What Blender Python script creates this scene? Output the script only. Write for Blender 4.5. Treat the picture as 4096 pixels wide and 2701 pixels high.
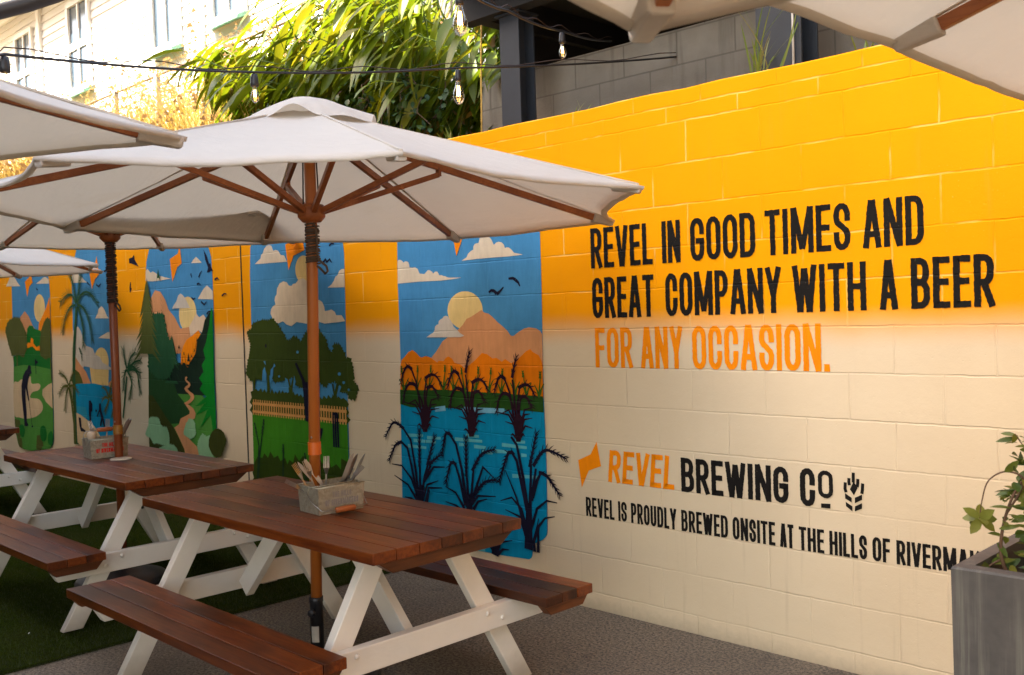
import bpy, bmesh, math, random
from mathutils import Vector, Matrix, noise
from mathutils.geometry import tessellate_polygon
PI=math.pi
for o in list(bpy.data.objects): bpy.data.objects.remove(o)
SC=bpy.context.scene; COL=SC.collection
# ---------------- camera
cd=bpy.data.cameras.new('camera'); cam=bpy.data.objects.new('camera',cd); COL.objects.link(cam); SC.camera=cam
cd.sensor_width=36; cd.lens=34.79; cd.clip_start=.05; cd.clip_end=400
r_,u_,f_=Vector((0.70971,0.70382,-0.03084)),Vector((0.00333,0.04043,0.99918)),Vector((-0.70448,0.70923,-0.02635))
m_=Matrix((r_,u_,-f_)).transposed().to_4x4(); m_.translation=Vector((2.354,-3.996,1.6)); cam.matrix_world=m_
cd.dof.use_dof=True; cd.dof.focus_distance=4.3; cd.dof.aperture_fstop=7.0
# ---------------- sky and sun
SUNV=Vector((-.42,-.70,.70)).normalized()
el=math.asin(SUNV.z); az=math.atan2(SUNV.x,SUNV.y)
w=bpy.data.worlds.new('World'); SC.world=w; w.use_nodes=True
nt=w.node_tree; nt.nodes.clear()
sky=nt.nodes.new('ShaderNodeTexSky'); sky.sky_type='NISHITA'; sky.sun_disc=False; sky.sun_elevation=el; sky.sun_rotation=az; sky.air_density=1.0; sky.dust_density=2.0; sky.ozone_density=.6
mx=nt.nodes.new('ShaderNodeMix'); mx.data_type='RGBA'; mx.blend_type='MULTIPLY'; mx.inputs[0].default_value=1
mx.inputs[7].default_value=(1.0,.865,.72,1)      # warm white balance of the photograph
bg=nt.nodes.new('ShaderNodeBackground'); bg.inputs[1].default_value=.15
ou=nt.nodes.new('ShaderNodeOutputWorld')
nt.links.new(sky.outputs[0],mx.inputs[6]); nt.links.new(mx.outputs[2],bg.inputs[0]); nt.links.new(bg.outputs[0],ou.inputs[0])
sd=bpy.data.lights.new('sun','SUN'); sd.energy=4.0; sd.angle=math.radians(.5); sd.color=(1,.93,.80)
so=bpy.data.objects.new('sun',sd); COL.objects.link(so); so.rotation_euler=SUNV.to_track_quat('Z','Y').to_euler()
vs=SC.view_settings; vs.view_transform='Standard'; vs.look='None'; vs.gamma=1; vs.use_curve_mapping=False; vs.exposure=3.08
SC.render.engine='CYCLES'; SC.cycles.max_bounces=10; SC.cycles.diffuse_bounces=6; SC.cycles.transparent_max_bounces=12
rnd=random.Random(7)
# ---------------- node helpers
class NT:
    def __init__(s,name):
        s.m=bpy.data.materials.new(name); s.m.use_nodes=True; s.t=s.m.node_tree; s.n=s.t.nodes; s.l=s.t.links
        s.b=s.n['Principled BSDF']; s.o=s.n['Material Output']
    def new(s,t,**k):
        n=s.n.new(t)
        for a,v in k.items(): setattr(n,a,v)
        return n
    def ln(s,a,b): s.l.new(a,b)
    def coord(s): return s.new('ShaderNodeTexCoord').outputs['Object']
    def noise(s,vec,scale,detail=3,rough=.55,sc=None):
        if sc:
            mp=s.new('ShaderNodeMapping'); mp.inputs['Scale'].default_value=sc; s.ln(vec,mp.inputs[0]); vec=mp.outputs[0]
        n=s.new('ShaderNodeTexNoise'); n.inputs['Scale'].default_value=scale; n.inputs['Detail'].default_value=detail; n.inputs['Roughness'].default_value=rough
        s.ln(vec,n.inputs['Vector']); return n.outputs['Fac']
    def ramp(s,fac,stops):
        r=s.new('ShaderNodeValToRGB'); e=r.color_ramp.elements
        while len(e)<len(stops): e.new(.5)
        for x,(p,c) in zip(e,stops): x.position=p; x.color=(c[0],c[1],c[2],1) if hasattr(c,'__len__') else (c,c,c,1)
        s.ln(fac,r.inputs[0]); return r.outputs[0]
    def mix(s,fac,a,b,mode='MIX'):
        n=s.new('ShaderNodeMix',data_type='RGBA',blend_type=mode)
        for i,v in ((0,fac),(6,a),(7,b)):
            if isinstance(v,(int,float)): n.inputs[i].default_value=v
            elif hasattr(v,'__len__'): n.inputs[i].default_value=(v[0],v[1],v[2],1)
            else: s.ln(v,n.inputs[i])
        return n.outputs[2]
    def math(s,op,a,b=0.0,clamp=False):
        n=s.new('ShaderNodeMath',operation=op,use_clamp=clamp)
        for i,v in ((0,a),(1,b)):
            if isinstance(v,(int,float)): n.inputs[i].default_value=v
            else: s.ln(v,n.inputs[i])
        return n.outputs[0]
    def bump(s,h,strength,dist):
        n=s.new('ShaderNodeBump'); n.inputs['Strength'].default_value=strength; n.inputs['Distance'].default_value=dist
        s.ln(h,n.inputs['Height']); s.ln(n.outputs[0],s.b.inputs['Normal']); return n
    def set(s,col=None,rough=None,metal=None,spec=None,coat=None):
        for k,v in (('Base Color',col),('Roughness',rough),('Metallic',metal),('Specular IOR Level',spec),('Coat Weight',coat)):
            if v is None: continue
            if isinstance(v,(int,float)): s.b.inputs[k].default_value=v
            elif hasattr(v,'__len__'): s.b.inputs[k].default_value=(v[0],v[1],v[2],1)
            else: s.ln(v,s.b.inputs[k])
        return s
M={}
def simple(name,col,rough=.5,metal=0,var=.25,scale=30,bump=.0,spec=.5):
    t=NT(name); c=t.coord(); n=t.noise(c,scale,4)
    t.set(t.mix(n,[x*(1-var) for x in col],[min(1,x*(1+var)) for x in col]),rough,metal,spec)
    if bump: t.bump(t.noise(c,scale*3,3),bump,.004)
    M[name]=t.m; return t.m
# block-wall relief shared by every paint on the wall: 390 x 190 blocks, two thin capping courses
def block_relief(t):
    c=t.coord(); sx=t.new('ShaderNodeSeparateXYZ'); t.ln(c,sx.inputs[0])
    wob=t.noise(c,9,3); w2=t.math('MULTIPLY',t.math('SUBTRACT',wob,.5),.012)
    x=t.math('ADD',t.math('ADD',sx.outputs[0],80.2),w2); z=t.math('ADD',t.math('ADD',sx.outputs[2],8.108),w2)
    cb=t.new('ShaderNodeCombineXYZ'); t.ln(x,cb.inputs[0]); t.ln(z,cb.inputs[1])
    br=t.new('ShaderNodeTexBrick'); t.ln(cb.outputs[0],br.inputs['Vector'])
    for k,v in (('Scale',1),('Mortar Size',.0052),('Mortar Smooth',.6),('Bias',0),('Brick Width',.4),('Row Height',.2)): br.inputs[k].default_value=v
    z2=t.math('ADD',t.math('ADD',sx.outputs[2],-2.492),w2); cb2=t.new('ShaderNodeCombineXYZ'); t.ln(t.math('ADD',x,.11),cb2.inputs[0]); t.ln(z2,cb2.inputs[1])
    b2=t.new('ShaderNodeTexBrick'); t.ln(cb2.outputs[0],b2.inputs['Vector'])
    for k,v in (('Scale',1),('Mortar Size',.0052),('Mortar Smooth',.6),('Bias',0),('Brick Width',.4),('Row Height',.0785)): b2.inputs[k].default_value=v
    top=t.math('GREATER_THAN',sx.outputs[2],2.488)
    mo=t.math('ADD',t.math('MULTIPLY',br.outputs['Fac'],t.math('SUBTRACT',1.0,top)),t.math('MULTIPLY',b2.outputs['Fac'],top))
    patch=t.ramp(t.noise(c,2.3,3),[(.38,.12),(.64,1.0)])
    fine=t.noise(c,120,3,.6); mid=t.noise(c,28,4,.6)
    vor=t.new('ShaderNodeTexVoronoi'); vor.inputs['Scale'].default_value=26; t.ln(c,vor.inputs['Vector'])
    pock=t.ramp(vor.outputs['Distance'],[(.03,0.0),(.12,1.0)])
    ragged=t.math('MULTIPLY',mo,t.math('ADD',t.math('MULTIPLY',mid,.9),.45))
    h=t.math('SUBTRACT',t.math('ADD',t.math('MULTIPLY',fine,.10),t.math('ADD',t.math('MULTIPLY',mid,.22),t.math('MULTIPLY',pock,.10))),t.math('MULTIPLY',ragged,patch))
    return c,sx,mo,patch,h,fine,mid
def paint(name,col,rough=.42,specks=False):
    t=NT('paint_'+name); c,sx,mo,patch,h,fine,mid=block_relief(t)
    n=t.math('ADD',t.math('MULTIPLY',t.noise(c,3.5,4),.6),t.math('MULTIPLY',t.noise(c,9,3,.6,(3.5,1,.8)),.4)); cc=t.mix(t.ramp(n,[(.34,0.0),(.66,1.0)]),[x*.84 for x in col],[min(1,x*1.12) for x in col])
    if specks:   # worn black lettering: tiny pinholes in the paint
        cc=t.mix(t.ramp(fine,[(.66,0.0),(.74,.22)]),cc,(.32,.26,.18))
    t.set(cc,.6,None,.06); t.bump(h,.55,.008); M['p_'+name]=t.m; return t.m
def wall_paint():
    t=NT('paint_block_wall'); c,sx,mo,patch,h,fine,mid=block_relief(t)
    spray=t.noise(c,1.6,3); sp=t.math('MULTIPLY',t.math('SUBTRACT',spray,.5),.10)
    zz=t.math('ADD',sx.outputs[2],sp)
    yel=t.new('ShaderNodeMapRange',interpolation_type='SMOOTHSTEP'); yel.inputs['From Min'].default_value=1.39; yel.inputs['From Max'].default_value=1.60; t.ln(zz,yel.inputs['Value'])
    nv=t.noise(c,2.2,4)
    cream=t.mix(nv,(.62,.50,.33),(.72,.605,.42)); ye=t.mix(nv,(.79,.295,.001),(.87,.345,.0012))
    # missed paint in the joints and pinholes of the yellow: pale yellow shows through
    miss=t.math('MULTIPLY',t.math('MULTIPLY',mo,t.ramp(t.noise(c,3.1,3),[(.47,0.0),(.60,1.0)])),.85)
    speck=t.math('MULTIPLY',t.ramp(fine,[(.66,0.0),(.72,.7)]),t.ramp(t.noise(c,1.3,2),[(.50,0.0),(.66,1.0)]))
    ye=t.mix(t.math('ADD',miss,speck,True),ye,(.86,.52,.12))
    col=t.mix(yel.outputs[0],cream,ye)
    dirt=t.math('MULTIPLY',t.ramp(t.math('ADD',sx.outputs[2],t.math('MULTIPLY',mid,.06)),[(.03,1.0),(.10,0.0)]),.45)
    col=t.mix(dirt,col,(.22,.18,.13)); drip=t.math('MULTIPLY',t.ramp(t.noise(c,2.2,4,.6,(9,1,.5)),[(.60,0.0),(.72,.22)]),t.ramp(sx.outputs[2],[(0.0,1.0),(1.0,.2)])); col=t.mix(drip,col,(.36,.27,.17))
    t.set(col,.6,None,.05); t.bump(h,.55,.008); M['wall']=t.m
wall_paint()
for k,v in dict(sky=(.060,.245,.46),cloud=(.66,.56,.40),cloud2=(.56,.51,.42),sun=(.75,.56,.22),sun2=(.72,.52,.20),peach=(.60,.28,.12),cream=(.70,.55,.38),orange=(.86,.25,.004),orange2=(.74,.19,.004),olive=(.085,.100,.022),olive2=(.045,.055,.010),dgreen=(.040,.066,.010),dgreen2=(.020,.075,.012),dolive=(.03,.055,.006),dteal=(.015,.04,.018),mgreen=(.008,.15,.02),bgreen=(.004,.20,.018),lgreen=(.075,.26,.042),field=(.045,.21,.012),forest1=(.010,.026,.016),forest2=(.020,.085,.034),forest3=(.017,.062,.018),pgreen=(.026,.090,.036),greenreed=(.04,.11,.012),palegreen=(.26,.48,.25),water=(.003,.24,.44),water2=(.02,.28,.42),foam=(.10,.42,.48),ripple2=(.16,.42,.58),sand=(.62,.46,.26),fence=(.60,.31,.09),navy=(.010,.010,.026),plum=(.022,.008,.016)).items(): paint(k,v)
paint('black',(.012,.011,.010),.4,True)
# ---- timber: stain varies per plank (face attribute 'tone')
def wood(name,a,b,c3,rough,axis,coat=0,tone=.6):
    t=NT(name); c=t.coord(); at=t.new('ShaderNodeAttribute'); at.attribute_name='tone'
    off=t.new('ShaderNodeVectorMath',operation='ADD'); t.ln(c,off.inputs[0])
    cb=t.new('ShaderNodeCombineXYZ'); tv=t.math('MULTIPLY',at.outputs['Fac'],37)
    for i in range(3): t.ln(tv,cb.inputs[i])
    t.ln(cb.outputs[0],off.inputs[1]); v=off.outputs[0]
    sc={'x':(1,14,14),'y':(14,1,14),'z':(14,14,1)}[axis]
    g=t.noise(v,5,6,.65,sc); g2=t.noise(v,1.6,3,.5,tuple(1 if s==1 else 3 for s in sc))
    col=t.mix(t.ramp(g,[(.34,0.0),(.68,1.0)]),a,b); col=t.mix(t.ramp(g2,[(.46,0.0),(.62,.8)]),col,c3)
    br=t.math('ADD',t.math('MULTIPLY',at.outputs['Fac'],tone),1-tone/2)
    sca=t.new('ShaderNodeVectorMath',operation='SCALE'); t.ln(col,sca.inputs[0]); t.ln(br,sca.inputs['Scale'])
    t.set(sca.outputs[0],t.math('ADD',t.math('MULTIPLY',g2,.22),rough-.1),None,.36,coat); t.b.inputs['Coat Roughness'].default_value=.25
    t.bump(t.math('ADD',g,t.math('MULTIPLY',t.noise(c,220,2),.25)),.25,.002); M[name]=t.m
wood('table_timber',(.072,.0125,.002),(.165,.038,.005),(.022,.0055,.002),.38,'x',.12,.9)
wood('batten_timber',(.085,.024,.006),(.17,.052,.013),(.05,.018,.006),.5,'y',.04)
wood('umbrella_timber',(.25,.070,.016),(.36,.115,.030),(.17,.044,.010),.42,'x',.1,.3)
def white_timber():
    t=NT('white_timber'); c=t.coord(); sx=t.new('ShaderNodeSeparateXYZ'); t.ln(c,sx.inputs[0]); n=t.noise(c,10,4)
    col=t.mix(n,(.69,.645,.56),(.78,.735,.65)); sc=t.math('MULTIPLY',t.ramp(t.noise(c,26,4,.7,(1,1,.35)),[(.66,0.0),(.70,.7)]),t.ramp(t.noise(c,4,2),[(.5,0.0),(.62,1.0)]))
    col=t.mix(sc,col,(.30,.22,.15)); dirt=t.ramp(t.math('ADD',sx.outputs[2],t.math('MULTIPLY',n,.10)),[(.05,.75),(.20,0.0)]); col=t.mix(dirt,col,(.26,.21,.15))
    t.set(col,.45); t.bump(t.math('ADD',t.noise(c,9,3,.6,(3,3,14)),t.math('MULTIPLY',n,.5)),.25,.003); M['white_timber']=t.m
white_timber()
simple('pole_orange',(.36,.105,.016),.38,0,.08,6); simple('pole_brown',(.20,.050,.014),.38,0,.15,6); simple('ring_orange',(.55,.11,.006),.4,0,.05)
simple('ring_ochre',(.26,.11,.012),.4,0,.05)
simple('black_plastic',(.012,.012,.014),.45,0,.2); simple('sticker',(.42,.40,.36),.35,.2,.2,60)
simple('cord',(.075,.050,.034),.8,0,.3,80); simple('dark_cord',(.035,.020,.015),.8,0,.3,80)
simple('white_plastic',(.62,.56,.46),.5,0,.05); simple('bolt_dark',(.05,.045,.04),.4,.8,.2)
simple('cutlery_steel',(.34,.335,.325),.30,1,.08,60); simple('brown_handle',(.10,.045,.02),.5,0,.2)
simple('shaker',(.62,.48,.34),.45,0,.06); simple('handle_timber',(.32,.085,.02),.5,0,.3,25)
def canvas():
    t=NT('canvas'); c=t.coord(); n=t.noise(c,3,4); f=t.noise(c,6,3,.6,(1,1,1))
    col=t.mix(n,(.60,.565,.51),(.67,.635,.575)); stain=t.ramp(t.noise(c,1.7,5,.65),[(.60,0.0),(.74,.28)]); col=t.mix(stain,col,(.55,.46,.34))
    t.set(col,.85,0,.15); wr=t.noise(c,3.2,4,.6,(1,1,5)); w3=t.noise(c,11,3,.6,(.7,2.2,1)); t.bump(t.math('ADD',t.math('ADD',t.math('MULTIPLY',wr,1.0),t.math('MULTIPLY',w3,.35)),t.math('MULTIPLY',t.noise(c,380,2),.05)),.6,.025)
    tr=t.new('ShaderNodeBsdfTranslucent'); t.ln(t.mix(1,col,(1.0,.90,.74),'MULTIPLY'),tr.inputs[0])
    ms=t.new('ShaderNodeMixShader'); ms.inputs[0].default_value=.34; t.ln(t.b.outputs[0],ms.inputs[1]); t.ln(tr.outputs[0],ms.inputs[2]); t.ln(ms.outputs[0],t.o.inputs[0]); M['canvas']=t.m
canvas()
def galv():
    t=NT('galvanised'); c=t.coord(); v=t.new('ShaderNodeTexVoronoi'); v.inputs['Scale'].default_value=95; t.ln(c,v.inputs['Vector'])
    n=t.noise(c,60,4); col=t.mix(t.math('MULTIPLY',v.outputs['Color'],.7),(.26,.245,.19),(.52,.49,.39)); col=t.mix(t.ramp(n,[(.55,0.0),(.75,.5)]),col,(.30,.22,.12))
    t.set(col,.48,.5); M['galv']=t.m
galv()
def asphalt():
    t=NT('asphalt'); c=t.coord(); a=t.noise(c,72,4,.8); b=t.noise(c,1.3,5,.65); v=t.new('ShaderNodeTexVoronoi'); v.inputs['Scale'].default_value=120; t.ln(c,v.inputs['Vector'])
    sp=t.ramp(v.outputs['Distance'],[(.10,1.0),(.38,0.0)])
    col=t.mix(t.ramp(a,[(.41,0.0),(.59,1.0)]),(.042,.033,.024),(.255,.20,.138)); col=t.mix(t.math('MULTIPLY',sp,t.noise(c,35,2)),col,(.30,.26,.20)); col=t.mix(t.ramp(b,[(.45,0.0),(.7,.45)]),col,(.06,.052,.043)); col=t.mix(t.ramp(t.noise(c,4.3,4,.6),[(.60,0.0),(.68,.35)]),col,(.03,.026,.022))
    t.set(col,.8); t.bump(t.math('ADD',a,sp),.5,.006); M['asphalt']=t.m
asphalt()
def turf():
    t=NT('turf'); c=t.coord(); a=t.noise(c,110,4,.75); b=t.noise(c,2.2,4)
    col=t.mix(t.ramp(a,[(.35,0.0),(.65,1.0)]),(.007,.012,.0015),(.042,.062,.007)); col=t.mix(t.ramp(b,[(.4,0.0),(.72,.5)]),col,(.045,.048,.014))
    t.set(col,.95,0,.0); t.bump(a,.9,.012); M['turf']=t.m
turf()
def upper_block():
    t=NT('grey_block'); c=t.coord(); sx=t.new('ShaderNodeSeparateXYZ'); t.ln(c,sx.inputs[0])
    cb=t.new('ShaderNodeCombineXYZ'); t.ln(t.math('ADD',sx.outputs[0],80.1),cb.inputs[0]); t.ln(t.math('ADD',sx.outputs[2],.163),cb.inputs[1])
    br=t.new('ShaderNodeTexBrick'); t.ln(cb.outputs[0],br.inputs['Vector'])
    for k,v in (('Scale',1),('Mortar Size',.006),('Mortar Smooth',.3),('Bias',0),('Brick Width',.4),('Row Height',.2)): br.inputs[k].default_value=v
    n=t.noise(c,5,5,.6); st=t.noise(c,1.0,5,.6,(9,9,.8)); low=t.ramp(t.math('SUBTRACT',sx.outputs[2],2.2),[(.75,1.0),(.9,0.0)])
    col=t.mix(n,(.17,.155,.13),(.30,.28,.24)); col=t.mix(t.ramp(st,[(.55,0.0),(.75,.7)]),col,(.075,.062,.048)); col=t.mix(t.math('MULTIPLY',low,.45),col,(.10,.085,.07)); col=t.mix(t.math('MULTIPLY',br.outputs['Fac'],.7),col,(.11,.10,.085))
    t.set(col,.9); t.bump(t.math('SUBTRACT',t.noise(c,70,3),br.outputs['Fac']),.5,.006); M['grey_block']=t.m
upper_block()
simple('steel_paint',(.020,.025,.033),.5,0,.35,9,.15); simple('roof_dark',(.010,.009,.009),.8,0,.3); simple('gutter_dark',(.03,.022,.018),.5,0,.2)
simple('board_white',(.74,.72,.68),.5,0,.03,20); simple('trim_green',(.10,.26,.18),.5,0,.1); simple('blocker_brick',(.13,.085,.055),.85,0,.2,4); simple('roof_iron',(.25,.22,.20),.5,.3,.2)
simple('soil',(.035,.025,.017),.95,0,.5,60,.8); simple('bank_earth',(.22,.17,.08),.95,0,.4,12,.6)
simple('yellow_cord',(.55,.36,.08),.7); simple('twig',(.10,.055,.03),.8,0,.3,60)
def glass_window():
    t=NT('window_glass'); t.set((.05,.075,.105),.08,0,.45); M['wglass']=t.m
glass_window()
def bulb_glass():
    t=NT('bulb_glass'); tr=t.new('ShaderNodeBsdfTransparent'); tr.inputs[0].default_value=(.95,.87,.74,1); gl=t.new('ShaderNodeBsdfGlossy'); gl.inputs['Roughness'].default_value=.03
    fr=t.new('ShaderNodeLayerWeight'); fr.inputs[0].default_value=.35; ms=t.new('ShaderNodeMixShader'); t.ln(t.math('ADD',t.math('MULTIPLY',fr.outputs['Facing'],.55),.05),ms.inputs[0]); t.ln(tr.outputs[0],ms.inputs[1]); t.ln(gl.outputs[0],ms.inputs[2]); t.ln(ms.outputs[0],t.o.inputs[0]); M['bulb_glass']=t.m
    t=NT('filament'); e=t.new('ShaderNodeEmission'); e.inputs[0].default_value=(1,.55,.14,1); e.inputs[1].default_value=7.0; t.ln(e.outputs[0],t.o.inputs[0]); M['filament']=t.m
bulb_glass()
def leafmat(name,a,b,c3,tl=.4,rough=.4):
    t=NT(name); at=t.new('ShaderNodeAttribute'); at.attribute_name='tone'
    col=t.ramp(at.outputs['Fac'],[(0,a),(.55,b),(1,c3)]); n=t.noise(t.coord(),30,3); col=t.mix(t.math('MULTIPLY',n,.5),col,[x*.6 for x in b])
    t.set(col,rough,0,.4); tr=t.new('ShaderNodeBsdfTranslucent'); t.ln(t.mix(1,col,(1.0,.95,.45),'MULTIPLY'),tr.inputs[0]); ms=t.new('ShaderNodeMixShader'); ms.inputs[0].default_value=tl
    t.ln(t.b.outputs[0],ms.inputs[1]); t.ln(tr.outputs[0],ms.inputs[2]); t.ln(ms.outputs[0],t.o.inputs[0]); M[name]=t.m
leafmat('ginger_leaf',(.035,.10,.008),(.17,.22,.010),(.42,.20,.03),.45,.35)
leafmat('vine_leaf',(.015,.045,.010),(.03,.075,.016),(.06,.10,.02),.2,.4)
leafmat('planter_leaf',(.030,.075,.018),(.10,.15,.022),(.27,.27,.05),.3,.4)
leafmat('dry_grass',(.40,.27,.09),(.55,.40,.14),(.62,.33,.15),.45,.7)
leafmat('turf_pile',(.010,.018,.003),(.028,.042,.007),(.060,.075,.016),.1,.8)
leafmat('weed_leaf',(.12,.20,.04),(.20,.28,.06),(.36,.30,.10),.4,.5)
def planter_mat():
    t=NT('planter_fibre'); c=t.coord(); st=t.noise(c,1.5,5,.7,(17,17,.55)); n=t.noise(c,40,4); b=t.noise(c,5,4,.6)
    col=t.mix(t.ramp(b,[(.35,0.0),(.7,1.0)]),(.052,.051,.052),(.105,.100,.095)); col=t.mix(t.math('MULTIPLY',t.ramp(st,[(.50,0.0),(.66,.8)]),t.ramp(t.noise(c,3,3),[(.38,.15),(.62,1.0)])),col,(.21,.215,.185)); col=t.mix(t.math('MULTIPLY',n,.35),col,(.075,.073,.072))
    t.set(col,.6); t.bump(n,.25,.003); M['planter']=t.m
planter_mat()
# ---------------- mesh helpers
class MB:
    def __init__(s): s.bm=bmesh.new(); s.tl=s.bm.faces.layers.float.new('tone'); s.tone=.5
    def face(s,vs,smooth=False):
        try: f=s.bm.faces.new(vs)
        except ValueError: return None
        f[s.tl]=s.tone; f.smooth=smooth; return f
    def v(s,p): return s.bm.verts.new(p)
    def box(s,c,d,rot=None,bev=0):
        c=Vector(c); h=[Vector((x*d[0]/2,y*d[1]/2,z*d[2]/2)) for x in(-1,1) for y in(-1,1) for z in(-1,1)]
        return s.hexa([c+(rot@p if rot else p) for p in h],bev)
    def hexa(s,P,bev=0):   # order: x(-,+) y(-,+) z(-,+)
        vs=[s.v(p) for p in P]
        fs=[s.face([vs[i] for i in q]) for q in ((0,1,3,2),(4,6,7,5),(0,4,5,1),(2,3,7,6),(0,2,6,4),(1,5,7,3))]
        if bev:
            ed=list({e for f in fs for e in f.edges})
            r=bmesh.ops.bevel(s.bm,geom=ed,offset=bev,segments=2,profile=.5,affect='EDGES',clamp_overlap=True)
            for f in r['faces']: f[s.tl]=s.tone
        return fs
    def bar(s,a,b,wd,th,up=(0,0,1),bev=0):   # box along a-b; wd across, th along 'up'
        a,b=Vector(a),Vector(b); d=(b-a); L=d.length; d.normalize(); sd=d.cross(Vector(up)).normalized(); u=sd.cross(d)
        return s.hexa([a+(b-a)*(x+1)/2+sd*(y*wd/2)+u*(z*th/2) for x in(-1,1) for y in(-1,1) for z in(-1,1)],bev)
    def tube(s,pts,r,n=8,caps=True,smooth=True,closed=False):
        pts=[Vector(p) for p in pts]; N=len(pts); rr=r if hasattr(r,'__len__') else [r]*N; rings=[]; prev=None
        for i,p in enumerate(pts):
            if closed: d=pts[(i+1)%N]-pts[i-1]
            else: d=pts[min(i+1,N-1)]-pts[max(i-1,0)]
            if d.length<1e-9: d=Vector((0,0,1))
            d.normalize()
            if prev is None: a=Vector((0,0,1)) if abs(d.z)<.9 else Vector((1,0,0)); x=d.cross(a).normalized()
            else: x=(prev-d*prev.dot(d)); x=x.normalized() if x.length>1e-6 else d.orthogonal().normalized()
            prev=x; y=d.cross(x); rings.append([s.v(p+(x*math.cos(2*PI*k/n)+y*math.sin(2*PI*k/n))*rr[i]) for k in range(n)])
        for i in range(N if closed else N-1):
            A,B=rings[i],rings[(i+1)%N]
            for k in range(n): s.face([A[k],A[(k+1)%n],B[(k+1)%n],B[k]],smooth)
        if caps and not closed: s.face(rings[0][::-1]); s.face(rings[-1])
    def lathe(s,prof,n=20,c=(0,0,0),smooth=True,M4=None):
        c=Vector(c); rings=[]
        for r,z in prof:
            ring=[]
            for k in range(n):
                p=Vector((r*math.cos(2*PI*k/n),r*math.sin(2*PI*k/n),z)); ring.append(s.v((M4@p if M4 else p)+c))
            rings.append(ring)
        for A,B in zip(rings,rings[1:]):
            for k in range(n): s.face([A[k],A[(k+1)%n],B[(k+1)%n],B[k]],smooth)
        s.face(rings[0][::-1]); s.face(rings[-1])
    def prism(s,poly,th,fn):   # polygon (list of 2D) extruded; fn(x,y,d)->3D
        t=tessellate_polygon([[Vector((x,y,0)) for x,y in poly]]); n=len(poly)
        a=[s.v(fn(x,y,0)) for x,y in poly]; b=[s.v(fn(x,y,th)) for x,y in poly]
        for q in t: s.face([a[i] for i in q]); s.face([b[i] for i in q][::-1])
        for i in range(n): s.face([a[i],a[(i+1)%n],b[(i+1)%n],b[i]])
    def build(s,name,mat,parent=None,loc=None,fix=True):
        if fix: bmesh.ops.recalc_face_normals(s.bm,faces=s.bm.faces[:])
        me=bpy.data.meshes.new(name); s.bm.to_mesh(me); s.bm.free(); me.materials.append(M[mat] if isinstance(mat,str) else mat)
        o=bpy.data.objects.new(name,me); COL.objects.link(o)
        if parent: o.parent=parent
        if loc: o.location=loc
        return o
def tag(o,label=None,cat=None,group=None,kind=None):
    if label: o['label']=label
    if cat: o['category']=cat
    if group: o['group']=group
    if kind: o['kind']=kind
    return o
def empty(name,loc,label,cat,group=None,rz=0,parent=None):
    o=bpy.data.objects.new(name,None); o.empty_display_size=.1; COL.objects.link(o); o.location=loc; o.rotation_euler=(0,0,rz)
    if parent: o.parent=parent
    return tag(o,label,cat,group)
def copy_tree(o,parent=None):
    c=o.copy(); COL.objects.link(c)
    if parent: c.parent=parent
    for ch in list(o.children): copy_tree(ch,c)
    return c
# ---------------- ground
g=MB(); g.face([g.v(p) for p in ((-60,-40,0),(60,-40,0),(60,.1,0),(-60,.1,0))]); tag(g.build('ground','asphalt'),'grey brown speckled asphalt paving','ground',kind='structure')
g=MB(); g.box((-9.52,-3.2,.006),(14,6.38,.012)); tag(g.build('artificial_turf','turf'),'dark green artificial turf laid over the paving','turf',kind='structure')
g=MB(); P=[]
for i in range(41):
    x=-34+i*1.1; row=[]
    for y,z in ((.2,2.3),(.5,2.40),(.95,2.72),(1.6,3.05),(2.4,3.45),(3.6,3.9),(9,4.2),(30,4.4)):
        row.append(g.v((x,y,z+(.12*noise.noise(Vector((x*.7,y*.9,0))) if y>.3 else 0))))
    P.append(row)
for A,B in zip(P,P[1:]):
    for k in range(7): g.face([A[k],B[k],B[k+1],A[k+1]],True)
tag(g.build('bank','bank_earth'),'earth bank rising behind the painted wall','bank',kind='structure')
# ---------------- the painted wall and its mural
W=MB(); rx=random.Random(3); top=[]
xs=[-14+.2*i for i in range(91)]
for x in xs: top.append(2.649+rx.uniform(-.004,.004))
a=[W.v((x,0,-.05)) for x in xs]; b=[W.v((x,0,z-.008)) for x,z in zip(xs,top)]; b2=[W.v((x,.008,z)) for x,z in zip(xs,top)]; c=[W.v((x,.19,z)) for x,z in zip(xs,top)]; d=[W.v((x,.19,-.05)) for x in xs]
for i in range(len(xs)-1):
    for p,q in ((a,b),(b,b2),(b2,c),(c,d)): W.face([p[i],p[i+1],q[i+1],q[i]])
for i in (0,-1): W.face([a[i],b[i],b2[i],c[i],d[i]])
wall=tag(W.build('block_wall','wall'),'long block wall painted yellow over cream with mural panels and lettering','wall')
jg=MB(); jg.box((-4.555,-.002,1.3),(.012,.004,2.64)); jg.build('control_joint','black_plastic',wall)
LAY=.0015
GK=[0]
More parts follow.
